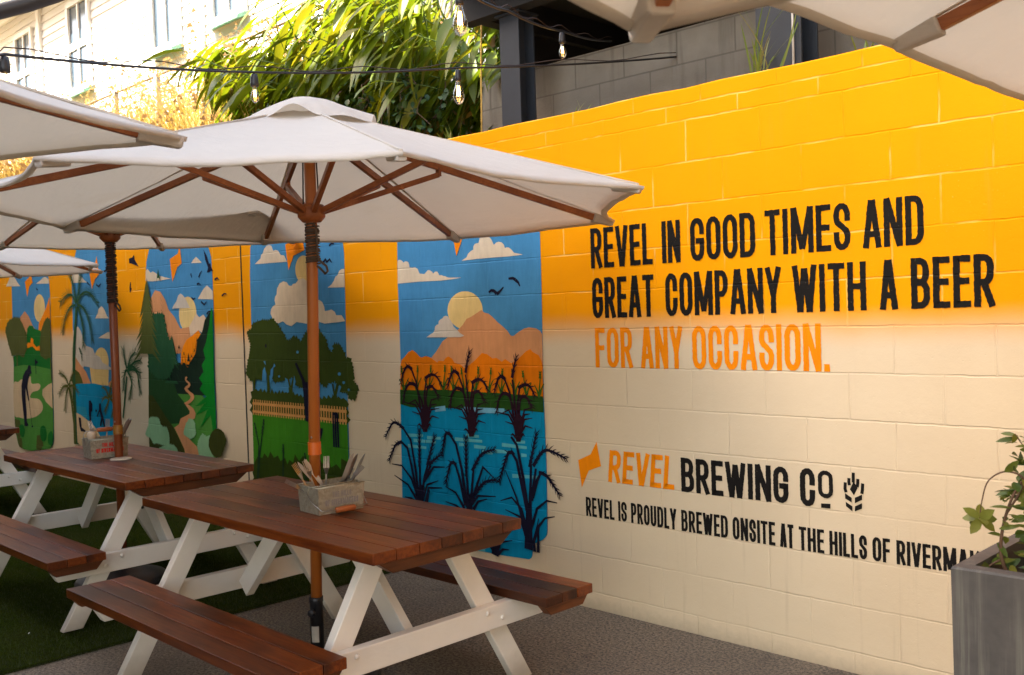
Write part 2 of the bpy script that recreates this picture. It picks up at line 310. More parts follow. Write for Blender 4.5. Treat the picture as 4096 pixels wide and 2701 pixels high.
class Flat:
    """flat paint shapes on the wall plane (x,z), each a hair proud of the one below"""
    def __init__(s): s.m=MB(); s.k=0
    def off(s,layer): GK[0]+=1; return -(LAY*(layer+1))-(GK[0]%67)*.00002
    def poly(s,pts,layer,jag=0,seed=0,sm=0):
        if sm:
            q=[]; n=len(pts)
            for i in range(n):
                p0,p1,p2,p3=[Vector(pts[(i+k)%n]) for k in(-1,0,1,2)]
                for t in (0,.25,.5,.75): q.append(tuple(.5*((2*p1)+(p2-p0)*t+(2*p0-5*p1+4*p2-p3)*t*t+(3*p1-p0-3*p2+p3)*t**3)))
            pts=q
        if jag:
            r=random.Random(seed+len(pts)); q=[]; n=len(pts)
            ar=sum(pts[i][0]*pts[(i+1)%n][1]-pts[(i+1)%n][0]*pts[i][1] for i in range(n)); sg=1 if ar>0 else -1
            for i in range(n):
                A,B=Vector(pts[i]),Vector(pts[(i+1)%n]); d=B-A; L=d.length
                k=max(1,int(L/(jag*.9))); nn=Vector((d.y,-d.x)).normalized()*sg if L>1e-6 else Vector((0,0))
                for j in range(k):
                    q.append(tuple(A+d*(j/k)))
                    q.append(tuple(A+d*((j+r.uniform(.35,.65))/k)+nn*jag*r.uniform(.2,.85)))
            pts=q
        y=s.off(layer); t=tessellate_polygon([[Vector((x,z,0)) for x,z in pts]]); vs=[s.m.v((x,y,z)) for x,z in pts]
        for q in t: s.up(s.m.face([vs[i] for i in q]))
    def up(s,f):
        if f:
            f.normal_update()
            if f.normal.y>0: f.normal_flip()
    def ribbon(s,pts,w0,w1,layer,closed=False,cap=0,jit=0,seed=0,y=None):
        pts=[Vector(p) for p in pts]; n=len(pts)
        if cap and not closed and n>1:
            pts[0]=pts[0]+(pts[0]-pts[1]).normalized()*cap; pts[-1]=pts[-1]+(pts[-1]-pts[-2]).normalized()*cap
        if jit:
            q=[]
            for i in range(n if closed else n-1):
                A,B=pts[i],pts[(i+1)%n]; k=max(1,int((B-A).length/(jit*6)))
                for j in range(k): q.append(A+(B-A)*(j/k))
            if not closed: q.append(pts[-1])
            pts=q; n=len(pts)
        y=s.off(layer) if y is None else y; L=[];R=[]; rr=random.Random(seed)
        for i in range(n):
            if closed: d1=(pts[i]-pts[i-1]); d2=pts[(i+1)%n]-pts[i]
            else: d1=pts[i]-pts[max(0,i-1)]; d2=pts[min(n-1,i+1)]-pts[i]
            if d1.length<1e-9: d1=d2
            if d2.length<1e-9: d2=d1
            d1=d1.normalized(); d2=d2.normalized(); t=(d1+d2); t=t.normalized() if t.length>1e-6 else d1
            nn=Vector((-t.y,t.x)); co=max(.55,nn.dot(Vector((-d1.y,d1.x)))); wd=(w0+(w1-w0)*i/max(1,n-1))/2/co
            L.append(pts[i]+nn*(wd+rr.uniform(-jit,jit))); R.append(pts[i]-nn*(wd+rr.uniform(-jit,jit)))
        l=[s.m.v((p.x,y,p.y)) for p in L]; r=[s.m.v((p.x,y,p.y)) for p in R]
        for i in range(n if closed else n-1):
            j=(i+1)%n; s.up(s.m.face([l[i],l[j],r[j],r[i]]))
    def feather(s,pts,ln,w,layer,seed=0):
        P=[Vector(p) for p in pts]; q=[]
        for i in range(len(P)-1):
            p0,p1,p2,p3=P[max(i-1,0)],P[i],P[i+1],P[min(i+2,len(P)-1)]
            k=max(2,int((p2-p1).length/.023))
            for j in range(k):
                t=j/k; q.append(.5*((2*p1)+(p2-p0)*t+(2*p0-5*p1+4*p2-p3)*t*t+(3*p1-p0-3*p2+p3)*t**3))
        q.append(P[-1]); s.ribbon(q,w,w*.4,layer); r=random.Random(seed)
        for i in range(1,len(q)):
            d=(q[i]-q[i-1]).normalized(); nn=Vector((-d.y,d.x)); t=i/len(q); l=ln*(.55+.8*t*(1-t)*2)*r.uniform(.75,1.1)
            for sd in (-1,1):
                e=q[i]+d*l*.84+nn*sd*l*.50; y=s.off(layer); a_=q[i]-d*.005; b_=q[i]+d*.006
                m_=(q[i]+e)/2+nn*sd*.005
                s.up(s.m.face([s.m.v((a_.x,y,a_.y)),s.m.v((m_.x,y,m_.y)),s.m.v((e.x,y,e.y)),s.m.v((b_.x,y,b_.y))]))
    def conifer(s,top,base,w,n,droop,layer,seed=0):
        T,B=Vector(top),Vector(base); r=random.Random(seed); Lr=[];Rr=[]; H=T.y-B.y
        for i in range(n):
            f0=i/n; f1=(i+1)/n; z0=T.y-H*f0; z1=T.y-H*f1; hw=w/2*(f1**.85); ih=w/2*(f1**.85)*.55
            xc=T.x+(B.x-T.x)*f1
            Lr+=[(xc-hw*r.uniform(.85,1.1),z1-droop*hw-.01),(xc-hw*.62,z1+.004),(xc-ih*.8,z1+.02+.02*w)]; Rr+=[(xc+hw*r.uniform(.85,1.1),z1-droop*hw-.01),(xc+hw*.62,z1+.004),(xc+ih*.8,z1+.02+.02*w)]
        s.poly([(T.x,T.y)]+Rr+Lr[::-1],layer)
ART=[
["P",0,"panel","sky",0,[-9496,2375,-8570,2320,-8528,2188,-8475,2085,-8465,1913,-8483,1484,-8498,1024,-8499,678,-8524,387,-8561,327,-8649,282,-9170,218,-9419,218,-9544,239,-9592,266,-9654,402,-9667,572,-9650,962,-9614,1704,-9592,2058,-9556,2241],0,0],
["P",0,"cloud","cloud",1,[-9776,2065,-9704,2109,-9630,2167,-9552,2198,-9480,2153,-9402,2096,-9315,2050],0,0],
["P",0,"cloud","cloud",1,[-8841,2058,-8712,2089,-8640,2114,-8574,2121,-8519,2102,-8475,2092,-8476,2045],0,0],
["P",0,"spark_emblem","orange",2,[-8983,2211,-8938,2076,-9036,2036,-9118,1927,-9168,2094,-9044,2133],0,0],
["P",0,"sun","sun",1,[-8616,1788,-8623,1756,-8638,1725,-8660,1697,-8688,1674,-8720,1657,-8755,1646,-8791,1643,-8826,1647,-8859,1659,-8888,1677,-8911,1702,-8927,1730,-8935,1762,-8935,1796,-8927,1829,-8912,1861,-8889,1888,-8860,1911,-8828,1928,-8793,1938,-8757,1940,-8722,1935,-8689,1923,-8661,1905,-8639,1881,-8624,1852,-8616,1821],0,0],
["P",0,"mountain","peach",2,[-9366,1700,-9211,1770,-9095,1710,-8986,1604,-8874,1544,-8891,1397,-9403,1396],0,0],
["P",0,"mountain","orange",2,[-8834,1544,-8804,1632,-8678,1717,-8572,1802,-8473,1906,-8479,1685,-8491,1484,-8841,1485],0,0],
["P",0,"hill","mgreen",3,[-9635,1256,-9414,1304,-9218,1366,-9152,1576,-9087,1609,-8986,1604,-8950,1574,-8832,1559,-8736,1543,-8491,1513,-8500,1132,-9615,1133],0,0],
["P",0,"flower_bush","orange",4,[-9235,1396,-9130,1419,-9069,1412,-9042,1471,-8983,1456,-8989,1412,-8894,1367,-8801,1390,-8807,1338,-8918,1338,-9012,1382,-9157,1363],0.01,0],
["P",0,"tree","olive",5,[-9841,1552,-9762,1645,-9647,1682,-9536,1703,-9367,1692,-9272,1608,-9180,1517,-9177,1366,-9293,1260,-9459,1289,-9655,1272,-9749,1395],0.03,0],
["L",0,"tree_trunk","olive",4,[-9499,1304,-9507,1135,-9517,950],0.03,0.03],
["P",0,"tree","olive",5,[-8796,1368,-8736,1543,-8649,1630,-8547,1686,-8479,1656,-8485,1268,-8654,1252,-8786,1280],0.03,0],
["L",0,"tree_trunk","olive",6,[-8498,1283,-8501,1024],0.03,0.03],
["P",0,"fairway","lgreen",4,[-9623,1145,-9304,1172,-8898,1164,-8496,1136,-8494,988,-8499,678,-8524,387,-8561,327,-8649,282,-9170,218,-9419,218,-9544,239,-9592,266,-9654,402,-9667,572,-9649,931],0,0],
["P",0,"sand_bunker","sand",5,[-9643,946,-9497,974,-9387,1007,-9241,1004,-9112,1052,-9081,970,-8880,976,-8825,949,-8889,902,-9072,873,-9141,811,-8900,806,-8789,751,-8817,676,-9003,608,-9293,569,-9503,573,-9664,604],0,1],
["P",0,"sand_bunker","sand",5,[-8493,995,-8610,970,-8770,914,-8785,854,-8688,785,-8509,720],0,0],
["L",0,"flag","navy",6,[-8936,1078,-8933,1175,-8929,1242],0.014,0.014],
["P",0,"flag","navy",6,[-8953,1241,-8853,1209,-8953,1175],0,0],
["P",0,"golfer","navy",7,[-9156,1168,-9098,1172,-9076,1155,-9080,1120,-9060,1080,-9117,1076,-9175,1005,-9209,929,-9191,869,-9161,780,-9202,775,-9247,882,-9269,912,-9279,790,-9268,639,-9272,540,-9226,505,-9262,485,-9353,485,-9353,559,-9374,664,-9397,816,-9391,938,-9327,1047,-9254,1106,-9185,1129],0,0],
["L",0,"golf_club","navy",6,[-9185,787,-9117,499],0.012,0.012],
["P",0,"golf_ball","navy",6,[-9085,495,-9091,489,-9106,484,-9123,483,-9137,486,-9142,492,-9136,498,-9121,503,-9103,504,-9089,501],0,0],
["P",0,"bush","olive",5,[-9658,542,-9508,535,-9457,430,-9535,317,-9656,386],0.02,0],
["P",0,"bush","olive",5,[-8987,400,-8868,408,-8820,308,-8906,249,-9025,251],0.02,0],
["P",0,"bush","olive",5,[-9598,328,-9468,337,-9452,227,-9553,241],0.02,0],
["P",0,"bush","mgreen",6,[-9516,472,-9407,494,-9351,437,-9403,357,-9506,381],0.01,1],
["P",0,"bush","mgreen",6,[-8865,497,-8757,518,-8700,448,-8735,373,-8835,351,-8887,406],0.01,1],
["P",0,"bush","mgreen",6,[-8651,437,-8552,472,-8532,387,-8588,325,-8673,348],0.01,1],
["L",0,"bird","navy",2,[-8797,2202,-8779,2181,-8760,2178],0.012,0.012],
["L",0,"bird","navy",2,[-8630,2193,-8609,2176,-8586,2177],0.012,0.012],
["L",0,"bird","navy",2,[-8846,2014,-8821,1995,-8793,1994],0.012,0.012],
["P",1,"panel","sky",0,[-7678,2428,-6993,2380,-6913,2272,-6875,2103,-6900,1478,-6933,756,-6940,497,-7000,441,-7809,382,-7875,405,-7882,667,-7868,1123,-7899,1481,-7869,2086,-7821,2207,-7757,2298],0,0],
["P",1,"cloud","cloud",1,[-7889,2025,-7850,2099,-7795,2130,-7752,2148,-7710,2133,-7680,2097,-7599,2067,-7552,2038,-7489,2015],0,0],
["P",1,"cloud","cloud",1,[-7331,1658,-7262,1709,-7249,1742,-7210,1761,-7171,1773,-7132,1752,-7103,1732,-7062,1679,-7019,1653],0,0],
["P",1,"cloud","cloud",1,[-7277,1466,-7126,1505,-7047,1523,-6987,1514,-6910,1529,-6908,1452],0,0],
["P",1,"spark_emblem","orange",2,[-7235,2259,-7199,2081,-7292,2039,-7376,1944,-7420,2111,-7296,2158],0,0],
["P",1,"sun","sun",1,[-7060,1231,-7068,1199,-7083,1169,-7106,1141,-7135,1118,-7169,1100,-7207,1088,-7246,1084,-7284,1086,-7320,1096,-7352,1113,-7378,1136,-7396,1163,-7406,1194,-7407,1226,-7399,1259,-7383,1290,-7359,1318,-7329,1342,-7294,1359,-7256,1370,-7217,1374,-7179,1370,-7144,1360,-7113,1343,-7088,1320,-7071,1293,-7061,1263],0,0],
["P",1,"cloud","cloud2",2,[-7893,1537,-7820,1570,-7751,1583,-7688,1535,-7646,1453,-7570,1386,-7489,1379,-7410,1360,-7367,1307,-7258,1281,-7200,1229,-6930,1162,-7398,1160,-7526,1178,-7641,1185,-7713,1140,-7862,1179],0,0],
["P",1,"sun_reflection","sun2",1,[-7510,1171,-7066,1173,-7091,1009,-7478,1004],0,0],
["P",1,"cliff","peach",3,[-7852,1275,-7724,1195,-7597,1129,-7493,1017,-7864,999],0,0],
["P",1,"cliff","peach",3,[-7080,1029,-6984,1077,-6916,1088,-6921,982,-7068,997],0,0],
["P",1,"sea","water",4,[-7874,1002,-7412,1020,-6911,987,-6946,497,-7471,434,-7806,410,-7878,702],0,0],
["P",1,"shallow_water","water2",5,[-7874,778,-7634,775,-7595,669,-7678,664,-7875,702],0,0],
["P",1,"beach","sand",6,[-7874,709,-7777,693,-7646,659,-7517,626,-7393,573,-7290,486,-6940,497,-7000,441,-7809,382,-7875,405],0,0],
["P",1,"headland","olive",4,[-7988,1037,-7939,1108,-7872,1151,-7766,1119,-7720,1072,-7676,1012,-7933,997],0,0],
["L",1,"palm_tree#1","pgreen",5,[-7764,1781,-7811,1591,-7866,1371,-7896,1123,-7911,846,-7899,569,-7894,387],0.05,0.09],
["H",1,"palm_tree#1","pgreen",6,[-7761,1808,-7854,1900,-7993,1905,-8160,1840],0.13,0.025],
["H",1,"palm_tree#1","pgreen",6,[-7779,1802,-7937,1772,-8072,1664,-8147,1539],0.13,0.025],
["H",1,"palm_tree#1","pgreen",6,[-7744,1808,-7616,1906,-7434,1913,-7252,1808],0.13,0.025],
["H",1,"palm_tree#1","pgreen",6,[-7734,1805,-7581,1763,-7462,1640,-7410,1453],0.13,0.025],
["H",1,"palm_tree#1","pgreen",6,[-7742,1794,-7671,1698,-7612,1561,-7619,1399],0.13,0.025],
["H",1,"palm_tree#1","pgreen",6,[-7760,1822,-7825,2015,-7915,2136,-8003,2200],0.13,0.025],
["H",1,"palm_tree#1","pgreen",6,[-7745,1828,-7667,1995,-7629,2102,-7647,2186],0.13,0.025],
["H",1,"palm_tree#1","pgreen",6,[-7837,1413,-7876,1371,-7895,1261],0.06,0.025],
["H",1,"palm_tree#1","pgreen",6,[-7739,1372,-7694,1318,-7676,1263],0.06,0.025],
["L",1,"palm_tree#2","olive",6,[-8042,966,-7988,815,-7942,595,-7940,383],0.03,0.06],
["H",1,"palm_tree#2","olive",7,[-8040,980,-8120,1062,-8259,1108],0.09,0.03],
["H",1,"palm_tree#2","olive",7,[-8030,980,-7961,1066,-7910,1116],0.09,0.03],
["H",1,"palm_tree#2","olive",7,[-8052,973,-8185,962,-8294,887],0.09,0.03],
["H",1,"palm_tree#2","olive",7,[-8030,973,-7901,978,-7804,919],0.09,0.03],
["H",1,"palm_tree#2","olive",7,[-8049,966,-8124,865,-8167,730],0.09,0.03],
["H",1,"palm_tree#2","olive",7,[-8031,966,-7966,857,-7923,734],0.09,0.03],
["L",1,"palm_tree#3","pgreen",3,[-6667,1107,-6717,942,-6786,714],0.03,0.03],
["H",1,"palm_tree#3","pgreen",4,[-6660,1181,-6701,1285,-6719,1352],0.11,0.03],
["H",1,"palm_tree#3","pgreen",4,[-6643,1182,-6566,1286,-6478,1331],0.11,0.03],
["H",1,"palm_tree#3","pgreen",4,[-6644,1174,-6486,1243,-6370,1259],0.11,0.03],
["H",1,"palm_tree#3","pgreen",4,[-6644,1167,-6461,1156,-6397,968],0.11,0.03],
["H",1,"palm_tree#3","pgreen",4,[-6661,1166,-6570,1065,-6625,901],0.11,0.03],
["H",1,"palm_tree#3","pgreen",4,[-6661,1174,-6717,1121,-6747,985],0.11,0.03],
["H",1,"palm_tree#3","pgreen",4,[-6650,1181,-6524,1199,-6397,1143],0.11,0.03],
["H",1,"palm_tree#4","olive",7,[-7063,893,-7132,969,-7192,993],0.09,0.03],
["H",1,"palm_tree#4","olive",7,[-7063,893,-7023,986,-6987,1045],0.09,0.03],
["H",1,"palm_tree#4","olive",7,[-7073,886,-7155,896,-7220,874],0.09,0.03],
["H",1,"palm_tree#4","olive",7,[-7064,880,-7117,813,-7169,758],0.09,0.03],
["H",1,"palm_tree#4","olive",7,[-7048,887,-6976,845,-7003,727],0.09,0.03],
["H",1,"palm_tree#4","olive",7,[-7054,893,-6952,936,-6927,950],0.09,0.03],
["P",1,"beach_player","navy",7,[-7547,844,-7507,851,-7465,817,-7472,743,-7506,733,-7512,673,-7491,560,-7551,550,-7553,658,-7557,752],0,0],
["P",1,"beach_player","navy",7,[-7303,828,-7265,832,-7256,767,-7215,696,-7186,612,-7212,603,-7243,668,-7275,607,-7306,607,-7273,686,-7299,745,-7355,693,-7373,700,-7316,764],0,0],
["P",1,"ball","navy",7,[-7362,753,-7366,745,-7376,740,-7388,739,-7397,744,-7400,752,-7396,760,-7386,765,-7374,766,-7365,761],0,0],
["P",1,"beach_player","navy",7,[-7820,668,-7760,660,-7749,565,-7658,543,-7659,526,-7774,525,-7803,575],0,0],
["L",1,"bird","navy",2,[-7493,2135,-7456,2113,-7470,2101],0.02,0.008],
["L",1,"bird","navy",2,[-7275,1986,-7221,1964,-7162,1988],0.02,0.008],
["L",1,"bird","navy",2,[-7082,2101,-7035,2112,-7006,2097],0.02,0.008],
["L",1,"bird","navy",2,[-7489,2015,-7442,1993,-7411,1982],0.02,0.008],
["L",1,"bird","navy",2,[-6945,1998,-6922,1991,-6897,1995],0.02,0.008],
["L",1,"bird","navy",2,[-7002,2290,-6973,2275,-6945,2248],0.02,0.008],
["P",2,"panel","sky",0,[-6017,2374,-5147,2307,-5067,2224,-5017,2117,-5007,1923,-5010,1549,-5025,1223,-5026,949,-5026,709,-5038,453,-5075,408,-6202,339,-6246,365,-6247,487,-6219,899,-6218,1096,-6209,1323,-6193,1619,-6196,2046,-6178,2145,-6104,2268],0,0],
["P",2,"cloud","cloud",1,[-6206,1973,-6198,2061,-6158,2080,-6108,2042,-6061,2051,-6015,2037,-5927,2005,-5823,1987,-5721,1971,-6069,1963],0,0],
["P",2,"cloud","cloud",1,[-5350,2084,-5312,2111,-5264,2132,-5222,2110,-5171,2077],0,0],
["P",2,"cloud","cloud",1,[-5262,1783,-5207,1827,-5156,1864,-5101,1888,-5055,1867,-5010,1839,-5011,1771],0,0],
["P",2,"spark_emblem","orange",2,[-5538,2243,-5514,2093,-5596,2064,-5694,1942,-5727,2140,-5578,2178],0,0],
["P",2,"sun","sun",1,[-5294,1658,-5300,1626,-5314,1595,-5334,1567,-5360,1545,-5390,1527,-5423,1517,-5458,1513,-5492,1517,-5524,1528,-5552,1546,-5575,1570,-5591,1599,-5600,1631,-5601,1664,-5595,1697,-5580,1728,-5559,1756,-5533,1779,-5502,1796,-5468,1805,-5433,1808,-5400,1803,-5369,1791,-5341,1773,-5319,1749,-5304,1721,-5295,1690],0,0],
["P",2,"cloud","cloud2",2,[-5719,1714,-5681,1748,-5635,1774,-5603,1820,-5558,1839,-5517,1824,-5477,1796,-5438,1755,-5399,1713],0,0],
["P",2,"mountain","peach",2,[-6130,1802,-6029,1884,-5924,1866,-5840,1793,-5787,1709,-5676,1638,-5583,1541,-5427,1553,-5390,1486,-5410,1419,-5472,1338,-6003,1306,-6190,1304],0,0],
["P",2,"mountain","cream",3,[-5427,1553,-5361,1606,-5293,1664,-5242,1630,-5173,1653,-5143,1629,-5110,1602,-5134,1472,-5264,1525,-5405,1473],0,0],
["P",2,"mountain","orange",4,[-5587,1324,-5538,1392,-5477,1446,-5377,1479,-5264,1525,-5213,1485,-5136,1445,-5227,1314,-5456,1190,-5596,1215],0,0],
["P",2,"forest","forest1",5,[-6200,1331,-6019,1295,-5893,1267,-5768,1254,-5646,1234,-5556,1228,-5468,1212,-5404,1273,-5326,1330,-5289,1443,-5197,1512,-5147,1608,-5015,1702,-5032,1223,-5034,1017,-5254,980,-5668,979,-5726,1022,-5911,1060,-6214,1096],0.0,0],
["T",2,"pine_tree","forest1",6,[-5609,1404,-5624,1227],0.16,9,0.06],
["T",2,"pine_tree","forest1",6,[-5524,1343,-5534,1229],0.11,9,0.06],
["T",2,"pine_tree","forest1",6,[-5443,1333,-5453,1216],0.1,9,0.06],
["T",2,"pine_tree","forest1",6,[-5393,1323,-5401,1217],0.12,9,0.06],
["T",2,"pine_tree","forest1",6,[-5340,1373,-5352,1232],0.12,9,0.06],
["T",2,"pine_tree","forest1",6,[-5287,1464,-5305,1239],0.15,9,0.06],
["T",2,"pine_tree","forest1",6,[-5254,1429,-5269,1240],0.12,9,0.06],
["T",2,"pine_tree","forest1",6,[-5189,1526,-5212,1234],0.2,9,0.06],
["T",2,"pine_tree","forest1",6,[-5149,1595,-5177,1234],0.2,9,0.06],
["T",2,"pine_tree","forest2",7,[-5936,2068,-5983,1531],0.34,10,0.06],
["P",2,"pine_tree","forest2",7,[-6079,1673,-5880,1670,-5807,1474,-5726,1391,-5711,1227,-5838,1113,-6020,1109,-6200,1190,-6159,1476],0.04,0],
["T",2,"pine_tree","forest2",7,[-5733,1487,-5769,1064],0.42,12,0.06],
["T",2,"pine_tree","olive",8,[-6160,1995,-6223,1290],0.55,11,0.16],
["T",2,"pine_tree","forest2",8,[-5830,1356,-5851,1106],0.16,9,0.06],
["P",2,"hill","forest3",7,[-6195,1278,-6106,1234,-5950,1163,-5907,1104,-5722,1066,-5668,980,-5552,913,-5455,831,-5486,808,-5608,780,-5658,727,-5814,714,-6246,594],0,0],
["P",2,"meadow","lgreen",6,[-5668,982,-5442,984,-5240,983,-5199,963,-5022,908,-5026,709,-5038,453,-5075,408,-6202,339,-6246,365,-6238,594,-5813,733,-5658,734,-5587,854],0,0],
["P",2,"bright_tree","bgreen",8,[-5100,1498,-5067,1566,-5029,1695,-5012,1702,-5025,1223,-5026,949,-5026,709,-5077,698,-5099,835,-5274,725,-5142,875,-5338,823,-5180,929,-5348,890,-5162,978,-5271,1037,-5210,1081,-5271,1128,-5189,1179,-5220,1234,-5152,1290,-5181,1359,-5127,1429],0.012,0],
["P",2,"path","peach",9,[-5512,1130,-5489,1135,-5475,1128,-5496,1108,-5463,1096,-5434,1081,-5425,1064,-5449,1045,-5487,1031,-5447,1013,-5383,991,-5367,970,-5375,949,-5433,918,-5482,900,-5436,886,-5386,867,-5355,829,-5373,789,-5446,761,-5507,739,-5546,712,-5537,641,-5488,608,-5438,586,-5346,547,-5322,485,-5321,415,-5535,396,-5572,494,-5613,549,-5682,624,-5747,685,-5659,720,-5624,772,-5532,799,-5463,820,-5457,846,-5517,886,-5552,909,-5491,926,-5445,946,-5429,968,-5464,991,-5514,1011,-5536,1032,-5511,1050,-5465,1065,-5467,1077,-5500,1090,-5518,1104],0,0],
["P",2,"ridge","olive2",10,[-6214,952,-6131,948,-6054,891,-5903,779,-5754,685,-5655,589,-5578,515,-5573,393,-6202,339,-6246,365,-6233,686],0,0],
["P",2,"bush","palegreen",11,[-6305,590,-6267,638,-6231,671,-6226,724,-6199,745,-6132,756,-6034,750,-6006,707,-5960,680,-5880,677,-5846,620,-5847,517,-5957,524,-6053,532,-6152,524,-6198,567],0.02,0],
["P",2,"bush","palegreen",11,[-6041,488,-5861,531,-5767,530,-5701,499,-5713,439,-6063,426],0.02,0],
["P",2,"bush","palegreen",11,[-5574,653,-5547,705,-5514,742,-5459,778,-5401,770,-5373,750,-5359,659,-5405,628,-5458,610,-5545,633],0.02,0],
["P",2,"bush","palegreen",11,[-5339,548,-5313,606,-5281,643,-5236,667,-5189,643,-5153,652,-5121,661,-5133,542,-5069,478,-5310,458],0.02,0],
["P",2,"bush","olive2",12,[-5133,632,-5080,691,-5037,715,-4982,725,-4928,715,-4889,697,-4854,638,-4877,596,-4913,559,-4958,501,-5027,488,-5094,510,-5145,569],0.012,0],
["P",2,"bird","navy",2,[-5133,2185,-5082,2128,-5048,2061,-5029,2066,-5021,2037,-4988,2000,-5026,2004,-5045,1995,-5093,1994,-5069,2032,-5111,2097],0,0],
["P",2,"bird","navy",1,[-6531,2192,-6464,2198,-6422,2220,-6416,2180,-6335,2108,-6405,2126,-6463,2140,-6528,2150],0,0],
["P",2,"bird","navy",1,[-6542,1929,-6525,1975,-6508,1974,-6516,1923,-6497,1918,-6527,1881,-6540,1882],0,0],
["L",2,"bird","navy",3,[-4967,1928,-4928,1943,-4896,1925],0.017,0.008],
["L",2,"bird","navy",3,[-4863,1796,-4824,1811,-4786,1810],0.017,0.008],
["L",2,"bird","navy",3,[-5266,1905,-5227,1912,-5202,1895],0.017,0.008],
["L",2,"bird","navy",3,[-5365,1799,-5339,1781,-5302,1793],0.017,0.008],
["L",2,"bird","navy",3,[-5204,1761,-5153,1734,-5111,1758],0.017,0.008],
["L",2,"bird","navy",3,[-5362,1999,-5348,1965],0.017,0.008],
["L",2,"bird","navy",3,[-5229,1959,-5205,1991,-5171,2011],0.017,0.008],
["L",2,"bird","navy",3,[-5119,1654,-5092,1673,-5039,1679],0.017,0.008],
["P",3,"panel","sky",0,[-4307,2290,-3289,2219,-3234,2169,-3207,2099,-3199,2030,-3203,1768,-3214,1197,-3215,852,-3222,506,-3256,341,-3327,286,-4362,152,-4456,193,-4468,374,-4461,648,-4448,1167,-4431,1748,-4429,1941,-4409,2145,-4371,2232],0,0],
["P",3,"cloud","cloud",1,[-4350,2020,-4300,2043,-4263,2059,-4254,2084,-4230,2095,-4211,2125,-4179,2145,-4139,2154,-4105,2142,-4084,2105,-4050,2109,-4016,2100,-3984,2067,-3940,2062,-3903,2013,-4137,2017],0,0],
["P",3,"cloud","cloud",1,[-3404,1805,-3353,1826,-3328,1848,-3306,1876,-3280,1886,-3259,1914,-3229,1925,-3200,1925,-3203,1800],0,0],
["P",3,"spark_emblem","orange",2,[-3709,2242,-3670,2084,-3814,2051,-3885,1951,-3917,2139,-3778,2166],0,0],
["P",3,"sun","sun",1,[-3595,1943,-3598,1921,-3607,1901,-3620,1883,-3637,1868,-3657,1858,-3679,1851,-3702,1850,-3725,1853,-3746,1861,-3765,1874,-3780,1890,-3791,1910,-3798,1931,-3799,1953,-3795,1975,-3786,1995,-3772,2013,-3755,2028,-3734,2039,-3712,2044,-3689,2046,-3667,2042,-3646,2033,-3628,2020,-3613,2004,-3602,1985,-3596,1964],0,0],
["P",3,"cloud","cloud",2,[-4151,1639,-4142,1671,-4113,1692,-4077,1706,-4087,1738,-4080,1762,-4056,1780,-4049,1823,-4010,1859,-3959,1872,-3915,1864,-3888,1839,-3855,1834,-3832,1849,-3799,1850,-3765,1873,-3700,1884,-3618,1843,-3552,1734,-3501,1720,-3471,1705,-3449,1672,-3445,1643,-3404,1645,-3364,1652,-3325,1634,-3311,1611,-3248,1610,-3208,1569,-3270,1564,-3369,1560,-3450,1555,-3551,1574,-3678,1558,-3806,1572,-3874,1542,-3940,1555,-3983,1580,-4053,1563,-4119,1595],0,0],
["L",3,"bird","navy",2,[-3444,1981,-3416,2003,-3399,1982,-3366,2002,-3344,1976],0.016,0.009],
["L",3,"bird","navy",2,[-3366,2093,-3336,2108,-3306,2104],0.016,0.009],
["P",3,"trees","dgreen",3,[-4498,1504,-4422,1529,-4407,1567,-4345,1579,-4272,1591,-4190,1584,-4119,1601,-4053,1550,-4011,1513,-3978,1488,-3948,1438,-3892,1438,-3857,1469,-3793,1450,-3762,1420,-3705,1480,-3638,1522,-3553,1544,-3505,1497,-3446,1449,-3411,1368,-3362,1350,-3349,1409,-3279,1409,-3234,1357,-3208,1311,-3169,1318,-3143,1267,-3128,1199,-3140,1164,-3085,1121,-3118,1040,-3185,1037,-3211,1082,-3280,1080,-3306,1125,-3354,1159,-3415,1139,-3477,1114,-3557,1153,-3642,1127,-3708,1089,-3837,1109,-3876,1181,-3922,1155,-3967,1148,-4129,1125,-4172,1174,-4252,1210,-4304,1139,-4388,1143,-4463,1128,-4534,1178,-4488,1296,-4443,1400],0.025,0],
["L",3,"tree_trunk","dgreen",4,[-4411,1168,-4428,1000],0.045,0.02],
["L",3,"tree_trunk","dgreen",4,[-4216,1008,-4213,1186,-4259,1280],0.045,0.02],
["L",3,"tree_trunk","dgreen",4,[-4213,1186,-4154,1269],0.045,0.02],
["L",3,"tree_trunk","dgreen",4,[-3909,1020,-3933,1155],0.045,0.02],
["L",3,"tree_trunk","dgreen",4,[-3912,1045,-3853,1194],0.045,0.02],
["L",3,"tree_trunk","dgreen",4,[-3363,1007,-3379,1135],0.045,0.02],
["L",3,"tree_trunk","dgreen",4,[-3362,1019,-3303,1177],0.045,0.02],
["P",3,"sky_gap","sky",5,[-4298,1133,-4283,1210,-4254,1238,-4238,1198,-4246,1128],0,0],
["P",3,"sky_gap","sky",5,[-4194,1129,-4169,1218,-4130,1244,-4144,1175,-4176,1117],0,0],
["P",3,"sky_gap","sky",5,[-4268,1280,-4244,1284,-4237,1251],0,0],
["P",3,"sky_gap","sky",5,[-4119,1266,-4102,1248,-4140,1230],0,0],
["P",3,"sky_gap","sky",5,[-3954,1087,-3980,1164,-3945,1152,-3926,1094],0,0],
["P",3,"sky_gap","sky",5,[-3883,1070,-3854,1182,-3837,1139,-3870,1077],0,0],
["P",3,"sky_gap","sky",5,[-3395,1076,-3431,1139,-3385,1134,-3368,1053],0,0],
["P",3,"sky_gap","sky",5,[-3332,1055,-3296,1131,-3274,1117,-3313,1055],0,0],
["P",3,"sky_gap","sky",5,[-3782,1353,-3786,1346,-3797,1343,-3808,1344,-3816,1349,-3815,1357,-3807,1362,-3795,1364,-3785,1360],0,0],
